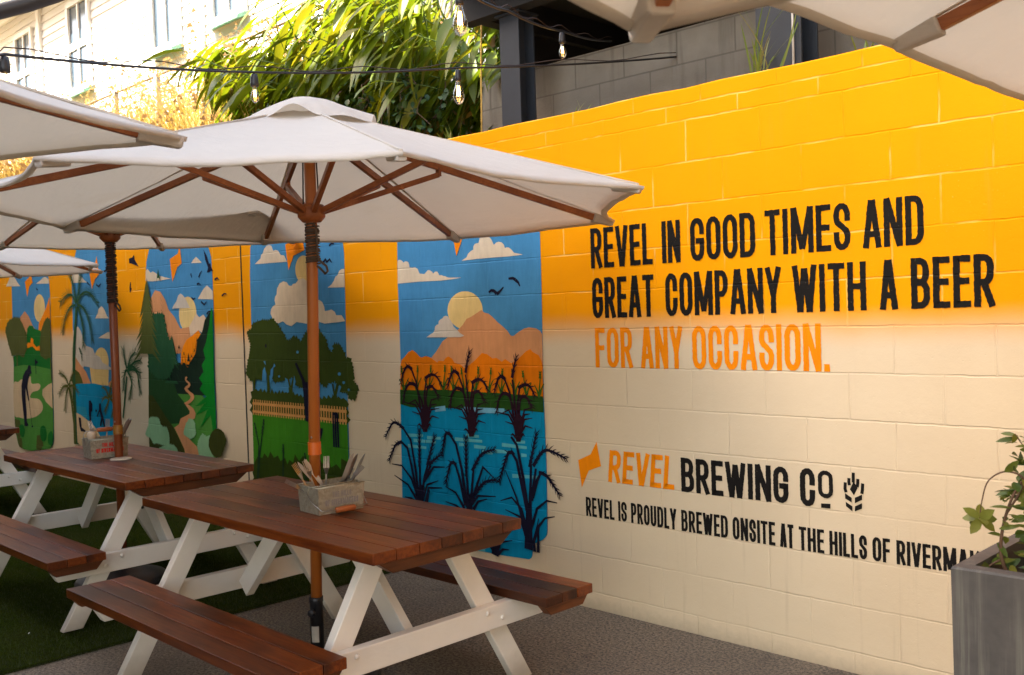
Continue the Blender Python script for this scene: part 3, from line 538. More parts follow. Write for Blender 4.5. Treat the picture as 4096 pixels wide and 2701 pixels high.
["P",3,"sky_gap","sky",5,[-3274,1207,-3279,1199,-3289,1195,-3301,1196,-3309,1202,-3308,1210,-3300,1216,-3288,1218,-3278,1214],0,0],
["P",3,"sky_gap","sky",5,[-3229,1148,-3233,1142,-3242,1138,-3253,1139,-3259,1144,-3259,1151,-3252,1156,-3241,1158,-3232,1155],0,0],
["P",3,"sky_gap","sky",5,[-3176,1101,-3179,1095,-3187,1092,-3196,1092,-3202,1097,-3202,1103,-3196,1108,-3186,1109,-3179,1106],0,0],
["P",3,"sky_gap","sky",5,[-3540,1189,-3544,1183,-3553,1180,-3563,1181,-3569,1185,-3568,1192,-3562,1196,-3552,1198,-3543,1195],0,0],
["P",3,"sky_gap","sky",5,[-4043,1171,-4046,1166,-4055,1162,-4064,1163,-4070,1167,-4069,1173,-4063,1178,-4054,1179,-4046,1176],0,0],
["P",3,"undergrowth","dgreen",4,[-4460,999,-4419,1058,-4299,1043,-4135,1039,-3952,1050,-3755,1026,-3566,1016,-3401,1034,-3282,1033,-3219,1025,-3220,866,-3701,877,-4076,879,-4457,874],0.05,0],
["P",3,"field","field",5,[-4457,872,-4076,876,-3701,874,-3219,864,-3219,622,-3222,506,-3256,341,-3327,286,-4362,152,-4456,193,-4468,374,-4461,648],0,0],
["L",3,"picket_fence#0","fence",6,[-4428,984,-4434,865],0.0145,0.0145],
["L",3,"picket_fence#0","fence",6,[-4395,984,-4401,865],0.0145,0.0145],
["L",3,"picket_fence#0","fence",6,[-4363,984,-4369,865],0.0145,0.0145],
["L",3,"picket_fence#0","fence",6,[-4331,984,-4337,865],0.0145,0.0145],
["L",3,"picket_fence#0","fence",6,[-4299,983,-4304,865],0.0145,0.0145],
["L",3,"picket_fence#0","fence",6,[-4266,983,-4272,864],0.0145,0.0145],
["L",3,"picket_fence#0","fence",6,[-4234,983,-4239,864],0.0145,0.0145],
["L",3,"picket_fence#0","fence",6,[-4202,983,-4207,864],0.0145,0.0145],
["L",3,"picket_fence#0","fence",6,[-4170,983,-4175,864],0.0145,0.0145],
["L",3,"picket_fence#0","fence",6,[-4137,983,-4142,864],0.0145,0.0145],
["L",3,"picket_fence#0","fence",6,[-4105,983,-4110,863],0.0145,0.0145],
["L",3,"picket_fence#0","fence",6,[-4073,983,-4077,863],0.0145,0.0145],
["L",3,"picket_fence#0","fence",6,[-4040,983,-4045,863],0.0145,0.0145],
["L",3,"picket_fence#0","fence",6,[-4008,983,-4013,863],0.0145,0.0145],
["L",3,"picket_fence#0","fence",6,[-3976,983,-3980,863],0.0145,0.0145],
["L",3,"picket_fence#0","fence",6,[-3944,983,-3948,862],0.0145,0.0145],
["L",3,"picket_fence#0","fence",6,[-3911,983,-3915,862],0.0145,0.0145],
["L",3,"picket_fence#0","fence",6,[-3879,982,-3883,862],0.0145,0.0145],
["L",3,"picket_fence#0","fence",6,[-3847,982,-3851,862],0.0145,0.0145],
["L",3,"picket_fence#0","fence",6,[-3815,982,-3818,862],0.0145,0.0145],
["L",3,"picket_fence#0","fence",6,[-3782,982,-3786,861],0.0145,0.0145],
["L",3,"picket_fence#0","fence",6,[-3750,982,-3753,861],0.0145,0.0145],
["L",3,"picket_fence#0","fence",6,[-3718,982,-3721,861],0.0145,0.0145],
["L",3,"picket_fence#0","fence",6,[-3685,982,-3689,861],0.0145,0.0145],
["L",3,"picket_fence#0","fence",6,[-3653,982,-3656,861],0.0145,0.0145],
["L",3,"picket_fence#0","fence",6,[-3621,982,-3624,860],0.0145,0.0145],
["L",3,"picket_fence#0","fence",6,[-3589,982,-3592,860],0.0145,0.0145],
["L",3,"picket_fence#0","fence",6,[-3556,982,-3559,860],0.0145,0.0145],
["L",3,"picket_fence#0","fence",6,[-3524,982,-3527,860],0.0145,0.0145],
["L",3,"picket_fence#0","fence",6,[-3492,982,-3494,860],0.0145,0.0145],
["L",3,"picket_fence#0","fence",6,[-3460,982,-3462,859],0.0145,0.0145],
["L",3,"picket_fence#0","fence",6,[-3427,981,-3430,859],0.0145,0.0145],
["L",3,"picket_fence#0","fence",6,[-3395,981,-3397,859],0.0145,0.0145],
["L",3,"picket_fence#0","fence",6,[-3363,981,-3365,859],0.0145,0.0145],
["L",3,"picket_fence#0","fence",6,[-3330,981,-3332,859],0.0145,0.0145],
["L",3,"picket_fence#0","fence",6,[-3298,981,-3300,858],0.0145,0.0145],
["L",3,"picket_fence#0","fence",6,[-3266,981,-3268,858],0.0145,0.0145],
["L",3,"picket_fence#0","fence",6,[-3234,981,-3235,858],0.0145,0.0145],
["L",3,"picket_fence#0","fence",7,[-4445,954,-3218,950],0.02,0.02],
["L",3,"picket_fence#0","fence",7,[-4449,892,-3219,885],0.02,0.02],
["P",3,"grass_tufts","dolive",6,[-4468,478,-4334,541,-4168,555,-3987,520,-3829,559,-3723,531,-3594,567,-3431,545,-3312,544,-3219,599,-3222,506,-3256,341,-3327,286,-4362,152,-4456,193,-4468,374],0.09,0],
["L",3,"tall_grass#1","dteal",7,[-4423,314,-4372,629,-4425,806],0.025,0.012],
["H",3,"tall_grass#1","dteal",8,[-4425,806,-4407,747],0.04,0.02],
["L",3,"tall_grass#2","dteal",7,[-4411,315,-4370,551,-4285,840],0.025,0.012],
["H",3,"tall_grass#2","dteal",8,[-4285,840,-4313,744],0.04,0.02],
["L",3,"tall_grass#3","dteal",7,[-4055,351,-4037,553,-4029,667],0.025,0.012],
["H",3,"tall_grass#3","dteal",8,[-4029,667,-4032,629],0.04,0.02],
["L",3,"tall_grass#4","dteal",7,[-3748,407,-3734,530,-3749,626],0.025,0.012],
["H",3,"tall_grass#4","dteal",8,[-3749,626,-3744,594],0.04,0.02],
["P",3,"cricketer","navy",8,[-3831,1270,-3808,1278,-3735,1178,-3705,1137,-3588,1152,-3568,1212,-3556,1234,-3535,1237,-3522,1219,-3528,1183,-3543,1153,-3526,1118,-3533,1083,-3553,1058,-3564,951,-3577,843,-3537,818,-3504,817,-3514,781,-3538,732,-3551,785,-3608,841,-3723,858,-3736,1063,-3748,1148,-3791,1207],0,0],
["L",3,"wicket#0","navy",8,[-3378,927,-3378,695],0.02,0.02],
["L",3,"wicket#0","navy",8,[-3352,928,-3352,695],0.02,0.02],
["L",3,"wicket#0","navy",8,[-3326,927,-3324,697],0.02,0.02],
["L",3,"wicket#0","navy",8,[-3386,928,-3320,929],0.02,0.02],
["P",3,"nest_box","navy",6,[-4210,1398,-4213,1389,-4219,1384,-4227,1384,-4232,1389,-4234,1398,-4231,1407,-4225,1413,-4217,1413,-4212,1407],0,0],
["P",4,"panel","sky",0,[-2577,2252,-1434,2176,-1395,2143,-1373,2089,-1372,2002,-1371,1858,-1375,1492,-1378,1092,-1376,991,-1372,725,-1380,378,-1384,355,-1400,335,-1425,316,-1488,289,-2466,175,-2601,177,-2640,208,-2648,300,-2648,414,-2640,817,-2626,1287,-2626,1625,-2628,1793,-2619,2095,-2612,2195],0,0],
["P",4,"can_rim","water",0,[-1491,299,-1503,221,-1510,206,-1529,194,-1748,183,-2021,180,-2313,172,-2498,171,-2529,187,-2531,212],0,0],
["P",4,"cloud","cloud",1,[-2619,1944,-2606,1951,-2589,1949,-2572,1941,-2562,1930,-2549,1937,-2530,1937,-2514,1931,-2505,1914,-2503,1898,-2475,1893,-2449,1895,-2424,1884,-2415,1867,-2405,1853,-2375,1850,-2360,1848,-2339,1863,-2324,1871,-2304,1868,-2284,1857,-2278,1847,-2260,1858,-2240,1858,-2226,1844,-2222,1834,-2202,1835,-2183,1828,-2169,1826,-2135,1816,-2025,1811,-2088,1806,-2213,1801,-2413,1804,-2626,1800],0,0],
["P",4,"cloud","cloud",1,[-2015,1911,-1970,1929,-1956,1949,-1932,1963,-1909,1971,-1908,1990,-1894,2003,-1862,2007,-1852,2032,-1820,2048,-1776,2040,-1755,2019,-1735,1986,-1717,1998,-1695,2001,-1670,1996,-1653,1981,-1646,1962,-1629,1965,-1612,1962,-1591,1947,-1575,1931,-1506,1916,-1618,1913,-1747,1914,-1880,1914],0,0],
["P",4,"spark_emblem","orange",2,[-1938,2218,-1899,2079,-1994,2055,-2058,1941,-2097,2113,-1997,2143],0,0],
["L",4,"bird#1","navy",2,[-1789,1715,-1768,1726,-1745,1722,-1723,1705],0.012,0.022],
["L",4,"bird#1","navy",2,[-1723,1703,-1695,1718,-1667,1741],0.022,0.008],
["L",4,"bird#2","navy",2,[-1625,1787,-1590,1788,-1569,1778],0.012,0.02],
["L",4,"bird#2","navy",2,[-1569,1777,-1547,1761,-1536,1740],0.02,0.008],
["P",4,"sun","sun",1,[-1847,1612,-1850,1593,-1858,1575,-1870,1557,-1885,1542,-1905,1528,-1927,1517,-1951,1509,-1977,1504,-2004,1503,-2031,1505,-2057,1510,-2082,1519,-2104,1531,-2123,1545,-2138,1562,-2149,1580,-2155,1599,-2157,1619,-2153,1639,-2145,1658,-2132,1676,-2116,1692,-2095,1705,-2072,1716,-2047,1724,-2021,1728,-1994,1728,-1967,1726,-1941,1720,-1918,1711,-1897,1699,-1879,1685,-1865,1668,-1854,1650,-1849,1632],0,0],
["P",4,"mountain","peach",2,[-2326,1324,-2275,1364,-2243,1396,-2212,1429,-2163,1454,-2070,1498,-2026,1526,-1988,1564,-1950,1575,-1913,1590,-1858,1614,-1832,1598,-1797,1591,-1762,1569,-1720,1538,-1678,1513,-1645,1489,-1621,1462,-1596,1461,-1553,1485,-1511,1502,-1474,1508,-1421,1502,-1390,1487,-1376,1469,-1376,1277,-1957,1235,-2330,1259],0,0],
["P",4,"cloud","cloud2",3,[-2360,1455,-2319,1474,-2293,1484,-2278,1500,-2275,1520,-2261,1531,-2241,1535,-2237,1555,-2220,1565,-2203,1570,-2190,1582,-2171,1586,-2152,1582,-2138,1568,-2115,1543,-2102,1518,-2070,1498,-2047,1479,-2009,1463,-2049,1455],0,0],
["P",4,"orange_hills","orange2",4,[-2626,1267,-2611,1311,-2573,1335,-2540,1362,-2497,1376,-2457,1356,-2427,1333,-2407,1330,-2366,1340,-2326,1331,-2287,1312,-2263,1300,-2248,1312,-2204,1310,-2183,1329,-2159,1339,-2126,1327,-2103,1301,-2047,1290,-2020,1271,-1963,1294,-1916,1323,-1860,1362,-1816,1355,-1773,1331,-1738,1334,-1696,1313,-1669,1329,-1619,1305,-1576,1324,-1534,1351,-1500,1375,-1467,1387,-1447,1370,-1404,1353,-1385,1326,-1376,1295,-1378,1114,-2633,1104],0,0],
["P",4,"lake","water",5,[-2633,1044,-2270,1039,-1374,1053,-1372,725,-1380,378,-1384,355,-1400,335,-1425,316,-1488,289,-2466,175,-2601,177,-2640,208,-2648,300,-2648,414],0,0],
["P",4,"bank","dgreen2",6,[-2632,1121,-2500,1122,-2346,1127,-2198,1136,-2055,1131,-1695,1131,-1378,1125,-1376,1036,-1481,1039,-1607,1037,-1843,1035,-2271,1020,-2454,1014,-2533,1012,-2581,1020,-2635,1028],0,0],
["L",4,"ripples#1","foam",6,[-2583,831,-2417,839],0.022,0.016],
["L",4,"ripples#1","foam",6,[-2379,829,-2250,833],0.022,0.016],
["L",4,"ripples#1","foam",6,[-2512,803,-2296,806],0.022,0.016],
["L",4,"ripples#1","foam",6,[-2570,764,-2390,764],0.022,0.016],
["L",4,"ripples#1","foam",6,[-2118,838,-1879,840],0.022,0.016],
["L",4,"ripples#1","foam",6,[-2083,808,-2034,810],0.022,0.016],
["L",4,"ripples#1","foam",6,[-1950,806,-1847,805],0.022,0.016],
["L",4,"ripples#1","foam",6,[-2017,867,-1905,867],0.022,0.016],
["L",4,"ripples#1","foam",6,[-1713,833,-1515,830],0.022,0.016],
["L",4,"ripples#1","foam",6,[-1774,792,-1656,794],0.022,0.016],
["L",4,"ripples#1","foam",6,[-1602,860,-1526,861],0.022,0.016],
["L",4,"ripples#1","foam",6,[-1882,778,-1794,778],0.022,0.016],
["L",4,"ripples#1","foam",6,[-1636,660,-1429,671],0.022,0.016],
["L",4,"ripples#1","foam",6,[-1560,785,-1517,786],0.022,0.016],
["L",4,"ripples#1","foam",6,[-1992,189,-1882,194],0.022,0.016],
["L",4,"ripples#2","ripple2",6,[-2294,1009,-2196,1022],0.03,0.03],
["L",4,"ripples#2","ripple2",6,[-2038,1023,-1857,1025,-1684,1029],0.03,0.03],
["L",4,"green_reed#1","greenreed",7,[-2590,1109,-2607,1152,-2634,1189],0.016,0.006],
["L",4,"green_reed#1","greenreed",7,[-2590,1109,-2595,1173,-2605,1230],0.016,0.006],
["H",4,"green_reed#1","greenreed",8,[-2605,1230,-2605,1264],0.02,0.02],
["L",4,"green_reed#1","greenreed",7,[-2590,1109,-2568,1157,-2538,1198],0.016,0.006],
["L",4,"green_reed#2","greenreed",7,[-2464,1117,-2480,1160,-2506,1195],0.016,0.006],
["L",4,"green_reed#2","greenreed",7,[-2464,1117,-2457,1180,-2447,1237],0.016,0.006],
["H",4,"green_reed#2","greenreed",8,[-2447,1237,-2445,1270],0.02,0.02],
["L",4,"green_reed#2","greenreed",7,[-2464,1117,-2443,1164,-2413,1204],0.016,0.006],
["L",4,"green_reed#3","greenreed",7,[-2347,1121,-2363,1163,-2388,1199],0.016,0.006],
["L",4,"green_reed#3","greenreed",7,[-2347,1121,-2335,1183,-2321,1239],0.016,0.006],
["H",4,"green_reed#3","greenreed",8,[-2321,1239,-2317,1272],0.02,0.02],
["L",4,"green_reed#3","greenreed",7,[-2347,1121,-2326,1167,-2297,1207],0.016,0.006],
["L",4,"green_reed#4","greenreed",7,[-2208,1127,-2223,1168,-2248,1203],0.016,0.006],
["L",4,"green_reed#4","greenreed",7,[-2208,1127,-2199,1189,-2188,1244],0.016,0.006],
["H",4,"green_reed#4","greenreed",8,[-2188,1244,-2185,1276],0.02,0.02],
["L",4,"green_reed#4","greenreed",7,[-2208,1127,-2188,1173,-2160,1212],0.016,0.006],
["L",4,"green_reed#5","greenreed",7,[-2112,1126,-2127,1167,-2151,1201],0.016,0.006],
["L",4,"green_reed#5","greenreed",7,[-2112,1126,-2116,1186,-2125,1240],0.016,0.006],
["H",4,"green_reed#5","greenreed",8,[-2125,1240,-2126,1272],0.02,0.02],
["L",4,"green_reed#5","greenreed",7,[-2112,1126,-2092,1171,-2065,1210],0.016,0.006],
["L",4,"green_reed#6","greenreed",7,[-2018,1120,-2033,1160,-2056,1194],0.016,0.006],
["L",4,"green_reed#6","greenreed",7,[-2018,1120,-2024,1179,-2036,1233],0.016,0.006],
["H",4,"green_reed#6","greenreed",8,[-2036,1233,-2037,1264],0.02,0.02],
["L",4,"green_reed#6","greenreed",7,[-2018,1120,-1999,1164,-1972,1203],0.016,0.006],
["L",4,"green_reed#7","greenreed",7,[-1925,1126,-1940,1166,-1963,1200],0.016,0.006],
["L",4,"green_reed#7","greenreed",7,[-1925,1126,-1912,1186,-1893,1239],0.016,0.006],
["H",4,"green_reed#7","greenreed",8,[-1893,1239,-1889,1270],0.02,0.02],
["L",4,"green_reed#7","greenreed",7,[-1925,1126,-1907,1170,-1881,1208],0.016,0.006],
["L",4,"green_reed#8","greenreed",7,[-1809,1126,-1823,1166,-1845,1199],0.016,0.006],
["L",4,"green_reed#8","greenreed",7,[-1809,1126,-1799,1185,-1786,1237],0.016,0.006],
["H",4,"green_reed#8","greenreed",8,[-1786,1237,-1783,1268],0.02,0.02],
["L",4,"green_reed#8","greenreed",7,[-1809,1126,-1791,1170,-1766,1207],0.016,0.006],
["L",4,"green_reed#9","greenreed",7,[-1704,1125,-1718,1164,-1740,1197],0.016,0.006],
["L",4,"green_reed#9","greenreed",7,[-1704,1125,-1698,1183,-1691,1235],0.016,0.006],
["H",4,"green_reed#9","greenreed",8,[-1691,1235,-1688,1265],0.02,0.02],
["L",4,"green_reed#9","greenreed",7,[-1704,1125,-1687,1168,-1662,1205],0.016,0.006],
["L",4,"green_reed#10","greenreed",7,[-1593,1123,-1607,1162,-1628,1194],0.016,0.006],
["L",4,"green_reed#10","greenreed",7,[-1593,1123,-1598,1180,-1606,1231],0.016,0.006],
["H",4,"green_reed#10","greenreed",8,[-1606,1231,-1606,1261],0.02,0.02],
["L",4,"green_reed#10","greenreed",7,[-1593,1123,-1577,1166,-1553,1202],0.016,0.006],
["L",4,"green_reed#11","greenreed",7,[-1502,1121,-1515,1159,-1536,1191],0.016,0.006],
["L",4,"green_reed#11","greenreed",7,[-1502,1121,-1510,1177,-1522,1227],0.016,0.006],
["H",4,"green_reed#11","greenreed",8,[-1522,1227,-1524,1256],0.02,0.02],
["L",4,"green_reed#11","greenreed",7,[-1502,1121,-1486,1163,-1462,1199],0.016,0.006],
["L",4,"green_reed#12","greenreed",7,[-1405,1119,-1418,1156,-1438,1188],0.016,0.006],
["L",4,"green_reed#12","greenreed",7,[-1405,1119,-1400,1174,-1393,1224],0.016,0.006],
["H",4,"green_reed#12","greenreed",8,[-1393,1224,-1391,1253],0.02,0.02],
["L",4,"green_reed#12","greenreed",7,[-1405,1119,-1389,1160,-1366,1196],0.016,0.006],
["L",4,"dark_reed#1","plum",8,[-2391,894,-2431,1022,-2462,1172,-2509,1262],0.02,0.012],
["H",4,"dark_reed#1","plum",9,[-2497,1252,-2543,1273,-2586,1230,-2613,1168],0.05,0.024],
["L",4,"dark_reed#1","plum",8,[-2396,934,-2413,1053,-2471,1152],0.02,0.012],
["H",4,"dark_reed#1","plum",9,[-2463,1152,-2525,1165,-2575,1118,-2595,1045],0.05,0.024],
["L",4,"dark_reed#1","plum",8,[-2381,935,-2388,1094,-2363,1205],0.02,0.012],
["H",4,"dark_reed#1","plum",9,[-2375,1199,-2313,1226,-2261,1212,-2226,1164],0.05,0.024],
["L",4,"dark_reed#1","plum",8,[-2373,935,-2374,1075,-2355,1140],0.02,0.012],
["H",4,"dark_reed#1","plum",9,[-2363,1137,-2309,1152,-2252,1089],0.05,0.024],
["L",4,"dark_reed#1","plum",9,[-2398,893,-2433,972,-2511,986],0.018,0.004],
["L",4,"dark_reed#1","plum",9,[-2396,934,-2477,1030,-2611,1045],0.018,0.004],
["L",4,"dark_reed#1","plum",9,[-2395,964,-2475,1061,-2556,1032],0.018,0.004],
["L",4,"dark_reed#1","plum",9,[-2381,935,-2321,1067,-2245,1085],0.018,0.004],
["L",4,"dark_reed#1","plum",9,[-2382,914,-2324,1007,-2248,1019],0.018,0.004],
["L",4,"dark_reed#1","plum",9,[-2383,904,-2318,968,-2251,957],0.018,0.004],
["L",4,"dark_reed#1","plum",9,[-2381,945,-2322,1037,-2269,1044],0.018,0.004],
["L",4,"dark_reed#1","plum",9,[-2407,883,-2444,911,-2465,900],0.018,0.004],
["L",4,"dark_reed#1","plum",9,[-2376,885,-2344,917,-2329,903],0.018,0.004],
["P",4,"dark_reed#1","plum",8,[-2424,902,-2433,982,-2399,1034,-2361,1035,-2333,987,-2360,906,-2371,865,-2414,862],0,0],
["L",4,"dark_reed#2","plum",8,[-1964,891,-2000,1013,-2028,1156,-2071,1241],0.02,0.012],
["H",4,"dark_reed#2","plum",9,[-2060,1231,-2102,1252,-2140,1210,-2165,1151],0.05,0.024],
["L",4,"dark_reed#2","plum",8,[-1969,929,-1985,1043,-2036,1136],0.02,0.012],
["H",4,"dark_reed#2","plum",9,[-2029,1136,-2086,1149,-2131,1104,-2149,1035],0.05,0.024],
["L",4,"dark_reed#2","plum",8,[-1955,930,-1962,1082,-1939,1187],0.02,0.012],
["H",4,"dark_reed#2","plum",9,[-1950,1182,-1894,1207,-1847,1194,-1815,1148],0.05,0.024],
["L",4,"dark_reed#2","plum",8,[-1948,930,-1949,1063,-1932,1126],0.02,0.012],
["H",4,"dark_reed#2","plum",9,[-1939,1122,-1890,1136,-1839,1077],0.05,0.024],
["L",4,"dark_reed#2","plum",8,[-1969,929,-1988,1109,-2001,1233],0.02,0.012],
["H",4,"dark_reed#2","plum",9,[-2000,1242,-1984,1300,-1958,1367],0.05,0.024],
["L",4,"dark_reed#2","plum",9,[-1971,891,-2002,965,-2072,979],0.018,0.004],
["L",4,"dark_reed#2","plum",9,[-1969,929,-2042,1021,-2164,1034],0.018,0.004],
["L",4,"dark_reed#2","plum",9,[-1968,958,-2041,1050,-2113,1022],0.018,0.004],
["L",4,"dark_reed#2","plum",9,[-1955,930,-1901,1056,-1832,1073],0.018,0.004],
["L",4,"dark_reed#2","plum",9,[-1956,911,-1903,999,-1835,1010],0.018,0.004],
["L",4,"dark_reed#2","plum",9,[-1956,901,-1898,962,-1838,951],0.018,0.004],
["L",4,"dark_reed#2","plum",9,[-1955,939,-1902,1027,-1854,1034],0.018,0.004],
["L",4,"dark_reed#2","plum",9,[-1978,881,-2012,907,-2031,897],0.018,0.004],
["L",4,"dark_reed#2","plum",9,[-1950,883,-1921,913,-1908,900],0.018,0.004],
["P",4,"dark_reed#2","plum",8,[-1994,899,-2002,975,-1971,1024,-1937,1026,-1911,980,-1935,903,-1946,864,-1985,861],0,0],
["L",4,"dark_reed#3","plum",8,[-1575,887,-1608,1003,-1634,1139,-1673,1220],0.02,0.012],
["H",4,"dark_reed#3","plum",9,[-1663,1211,-1702,1230,-1736,1191,-1758,1135],0.05,0.024],
["L",4,"dark_reed#3","plum",8,[-1580,923,-1594,1031,-1642,1120],0.02,0.012],
["H",4,"dark_reed#3","plum",9,[-1635,1121,-1686,1133,-1727,1089,-1744,1024],0.05,0.024],
["L",4,"dark_reed#3","plum",8,[-1567,924,-1574,1069,-1553,1169],0.02,0.012],
["H",4,"dark_reed#3","plum",9,[-1563,1164,-1512,1188,-1469,1176,-1440,1133],0.05,0.024],
["L",4,"dark_reed#3","plum",8,[-1561,924,-1562,1051,-1547,1111],0.02,0.012],
["H",4,"dark_reed#3","plum",9,[-1553,1108,-1509,1121,-1461,1065],0.05,0.024],
["L",4,"dark_reed#3","plum",8,[-1580,923,-1598,1095,-1609,1213],0.02,0.012],
["H",4,"dark_reed#3","plum",9,[-1609,1222,-1594,1277,-1571,1340],0.05,0.024],
["L",4,"dark_reed#3","plum",9,[-1581,887,-1610,958,-1674,970],0.018,0.004],
["L",4,"dark_reed#3","plum",9,[-1580,923,-1646,1010,-1757,1023],0.018,0.004],
["L",4,"dark_reed#3","plum",9,[-1579,950,-1645,1038,-1711,1012],0.018,0.004],
["L",4,"dark_reed#3","plum",9,[-1567,924,-1518,1044,-1456,1061],0.018,0.004],
["L",4,"dark_reed#3","plum",9,[-1568,906,-1520,990,-1458,1001],0.018,0.004],
["L",4,"dark_reed#3","plum",9,[-1568,897,-1516,954,-1460,944],0.018,0.004],
["L",4,"dark_reed#3","plum",9,[-1567,933,-1519,1017,-1476,1024],0.018,0.004],
["L",4,"dark_reed#3","plum",9,[-1588,877,-1619,902,-1636,892],0.018,0.004],
["L",4,"dark_reed#3","plum",9,[-1563,879,-1536,908,-1524,895],0.018,0.004],
["P",4,"dark_reed#3","plum",8,[-1603,894,-1610,967,-1582,1014,-1551,1015,-1527,971,-1549,898,-1558,861,-1594,858],0,0],
["L",4,"navy_reed#4","navy",9,[-2469,424,-2498,624,-2536,804,-2605,871],0.026,0.0156],
["H",4,"navy_reed#4","navy",10,[-2597,871,-2701,906,-2789,812],0.055,0.024],
["L",4,"navy_reed#4","navy",9,[-2484,432,-2537,641,-2571,750,-2633,787],0.026,0.0156],
["H",4,"navy_reed#4","navy",10,[-2625,785,-2692,757,-2759,658],0.055,0.024],
["L",4,"navy_reed#4","navy",9,[-2458,425,-2454,658],0.026,0.0156],
["H",4,"navy_reed#4","navy",10,[-2455,638,-2446,870],0.055,0.024],
["L",4,"navy_reed#4","navy",9,[-2446,426,-2415,571,-2372,665],0.026,0.0156],
["H",4,"navy_reed#4","navy",10,[-2380,654,-2302,840],0.055,0.024],
["L",4,"navy_reed#4","navy",9,[-2407,572,-2349,657],0.026,0.0156],
["H",4,"navy_reed#4","navy",10,[-2364,661,-2258,729],0.055,0.024],
["L",4,"navy_reed#4","navy",10,[-2469,424,-2541,559,-2633,632,-2732,634],0.0234,0.0052],
["L",4,"navy_reed#4","navy",10,[-2478,413,-2575,514,-2711,563],0.0234,0.0052],
["L",4,"navy_reed#4","navy",10,[-2416,551,-2319,650,-2214,659],0.0234,0.0052],
["L",4,"navy_reed#4","navy",10,[-2438,427,-2386,533,-2278,569],0.0234,0.0052],
["L",4,"navy_reed#4","navy",10,[-2407,415,-2372,515,-2243,528],0.0234,0.0052],
["L",4,"navy_reed#4","navy",10,[-2395,417,-2365,506],0.0234,0.0052],
["L",4,"navy_reed#4","navy",10,[-2501,410,-2548,430,-2612,433],0.0234,0.0052],
["L",4,"navy_reed#5","navy",9,[-2023,436,-2062,663,-2105,805,-2146,850],0.026,0.0156],
["H",4,"navy_reed#5","navy",10,[-2135,846,-2189,872,-2235,741],0.055,0.024],
["L",4,"navy_reed#5","navy",9,[-2037,444,-2086,612,-2118,687],0.026,0.0156],
["H",4,"navy_reed#5","navy",10,[-2108,680,-2154,692,-2207,566],0.055,0.024],
["L",4,"navy_reed#5","navy",9,[-2009,437,-2020,648],0.026,0.0156],
["H",4,"navy_reed#5","navy",10,[-2021,619,-2015,850],0.055,0.024],
["L",4,"navy_reed#5","navy",9,[-1995,439,-1956,673],0.026,0.0156],
["H",4,"navy_reed#5","navy",10,[-1968,657,-1883,764,-1773,801],0.055,0.024],
["L",4,"navy_reed#5","navy",9,[-1991,449,-1949,530],0.026,0.0156],
["H",4,"navy_reed#5","navy",10,[-1952,516,-1863,601,-1765,625],0.055,0.024],
["L",4,"navy_reed#5","navy",10,[-2045,423,-2119,512,-2213,541],0.0234,0.0052],
["L",4,"navy_reed#5","navy",10,[-1979,479,-1873,690,-1768,624],0.0234,0.0052],
["L",4,"navy_reed#5","navy",10,[-1980,460,-1922,514,-1772,526],0.0234,0.0052],
["L",4,"navy_reed#5","navy",10,[-1967,428,-1923,481,-1847,503],0.0234,0.0052],
["L",4,"navy_reed#5","navy",10,[-2067,406,-2123,434,-2217,447],0.0234,0.0052],
["L",4,"navy_reed#6","navy",9,[-1517,477,-1547,664,-1590,842,-1632,885],0.026,0.0156],
["L",4,"navy_reed#6","navy",9,[-1523,476,-1594,751,-1630,794],0.026,0.0156],
["H",4,"navy_reed#6","navy",10,[-1611,781,-1656,792,-1738,623],0.055,0.024],
["L",4,"navy_reed#6","navy",9,[-1498,497,-1481,742],0.026,0.0156],
["H",4,"navy_reed#6","navy",10,[-1492,723,-1431,916],0.055,0.024],
["L",4,"navy_reed#6","navy",9,[-1484,535,-1445,719],0.026,0.0156],
["H",4,"navy_reed#6","navy",10,[-1463,731,-1368,828,-1219,796],0.055,0.024],
["L",4,"navy_reed#6","navy",9,[-1477,554,-1436,657,-1410,695],0.026,0.0156],
["H",4,"navy_reed#6","navy",10,[-1422,698,-1362,686,-1273,592],0.055,0.024],
["L",4,"navy_reed#6","navy",10,[-1522,349,-1567,480,-1641,536,-1734,507],0.0234,0.0052],
["L",4,"navy_reed#6","navy",10,[-1536,329,-1582,433,-1696,460],0.0234,0.0052],
["L",4,"navy_reed#6","navy",10,[-1497,371,-1442,495,-1367,548,-1290,544],0.0234,0.0052],
["L",4,"navy_reed#6","navy",10,[-1488,282,-1434,397,-1383,449,-1311,466],0.0234,0.0052],
["L",4,"navy_reed#6","navy",10,[-1535,348,-1603,540,-1686,688],0.0234,0.0052],
["L",4,"navy_reed#6","navy",10,[-1471,248,-1474,320,-1432,442],0.0234,0.0052],
["L",4,"navy_reed#6","navy",10,[-1444,248,-1439,361,-1427,416],0.0234,0.0052],
["L",4,"navy_reed#7","navy",10,[-1794,186,-1820,215,-1852,238],0.0234,0.0052],
["L",4,"navy_reed#7","navy",10,[-1801,185,-1810,216,-1818,253],0.0234,0.0052],
["L",4,"navy_reed#7","navy",10,[-1781,188,-1744,263,-1646,287],0.0234,0.0052],
["L",4,"navy_reed#7","navy",10,[-1767,190,-1726,224,-1674,229],0.0234,0.0052],
["L",4,"navy_reed#7","navy",10,[-1787,187,-1756,290,-1742,320],0.0234,0.0052],
["L",4,"navy_reed#6","navy",9,[-1520,254,-1515,368,-1506,505],0.065,0.045],
["L",4,"navy_reed#4","navy",9,[-2455,395,-2448,527],0.05,0.03],
["L",4,"navy_reed#5","navy",9,[-2004,399,-2005,515],0.06,0.04],
["L",4,"navy_reed#7","navy",9,[-1795,179,-1777,268],0.06,0.05],
["P",5,"spark_emblem","orange",0,[-1009,899,-983,772,-1068,741,-1121,645,-1141,791,-1053,829],0,0],
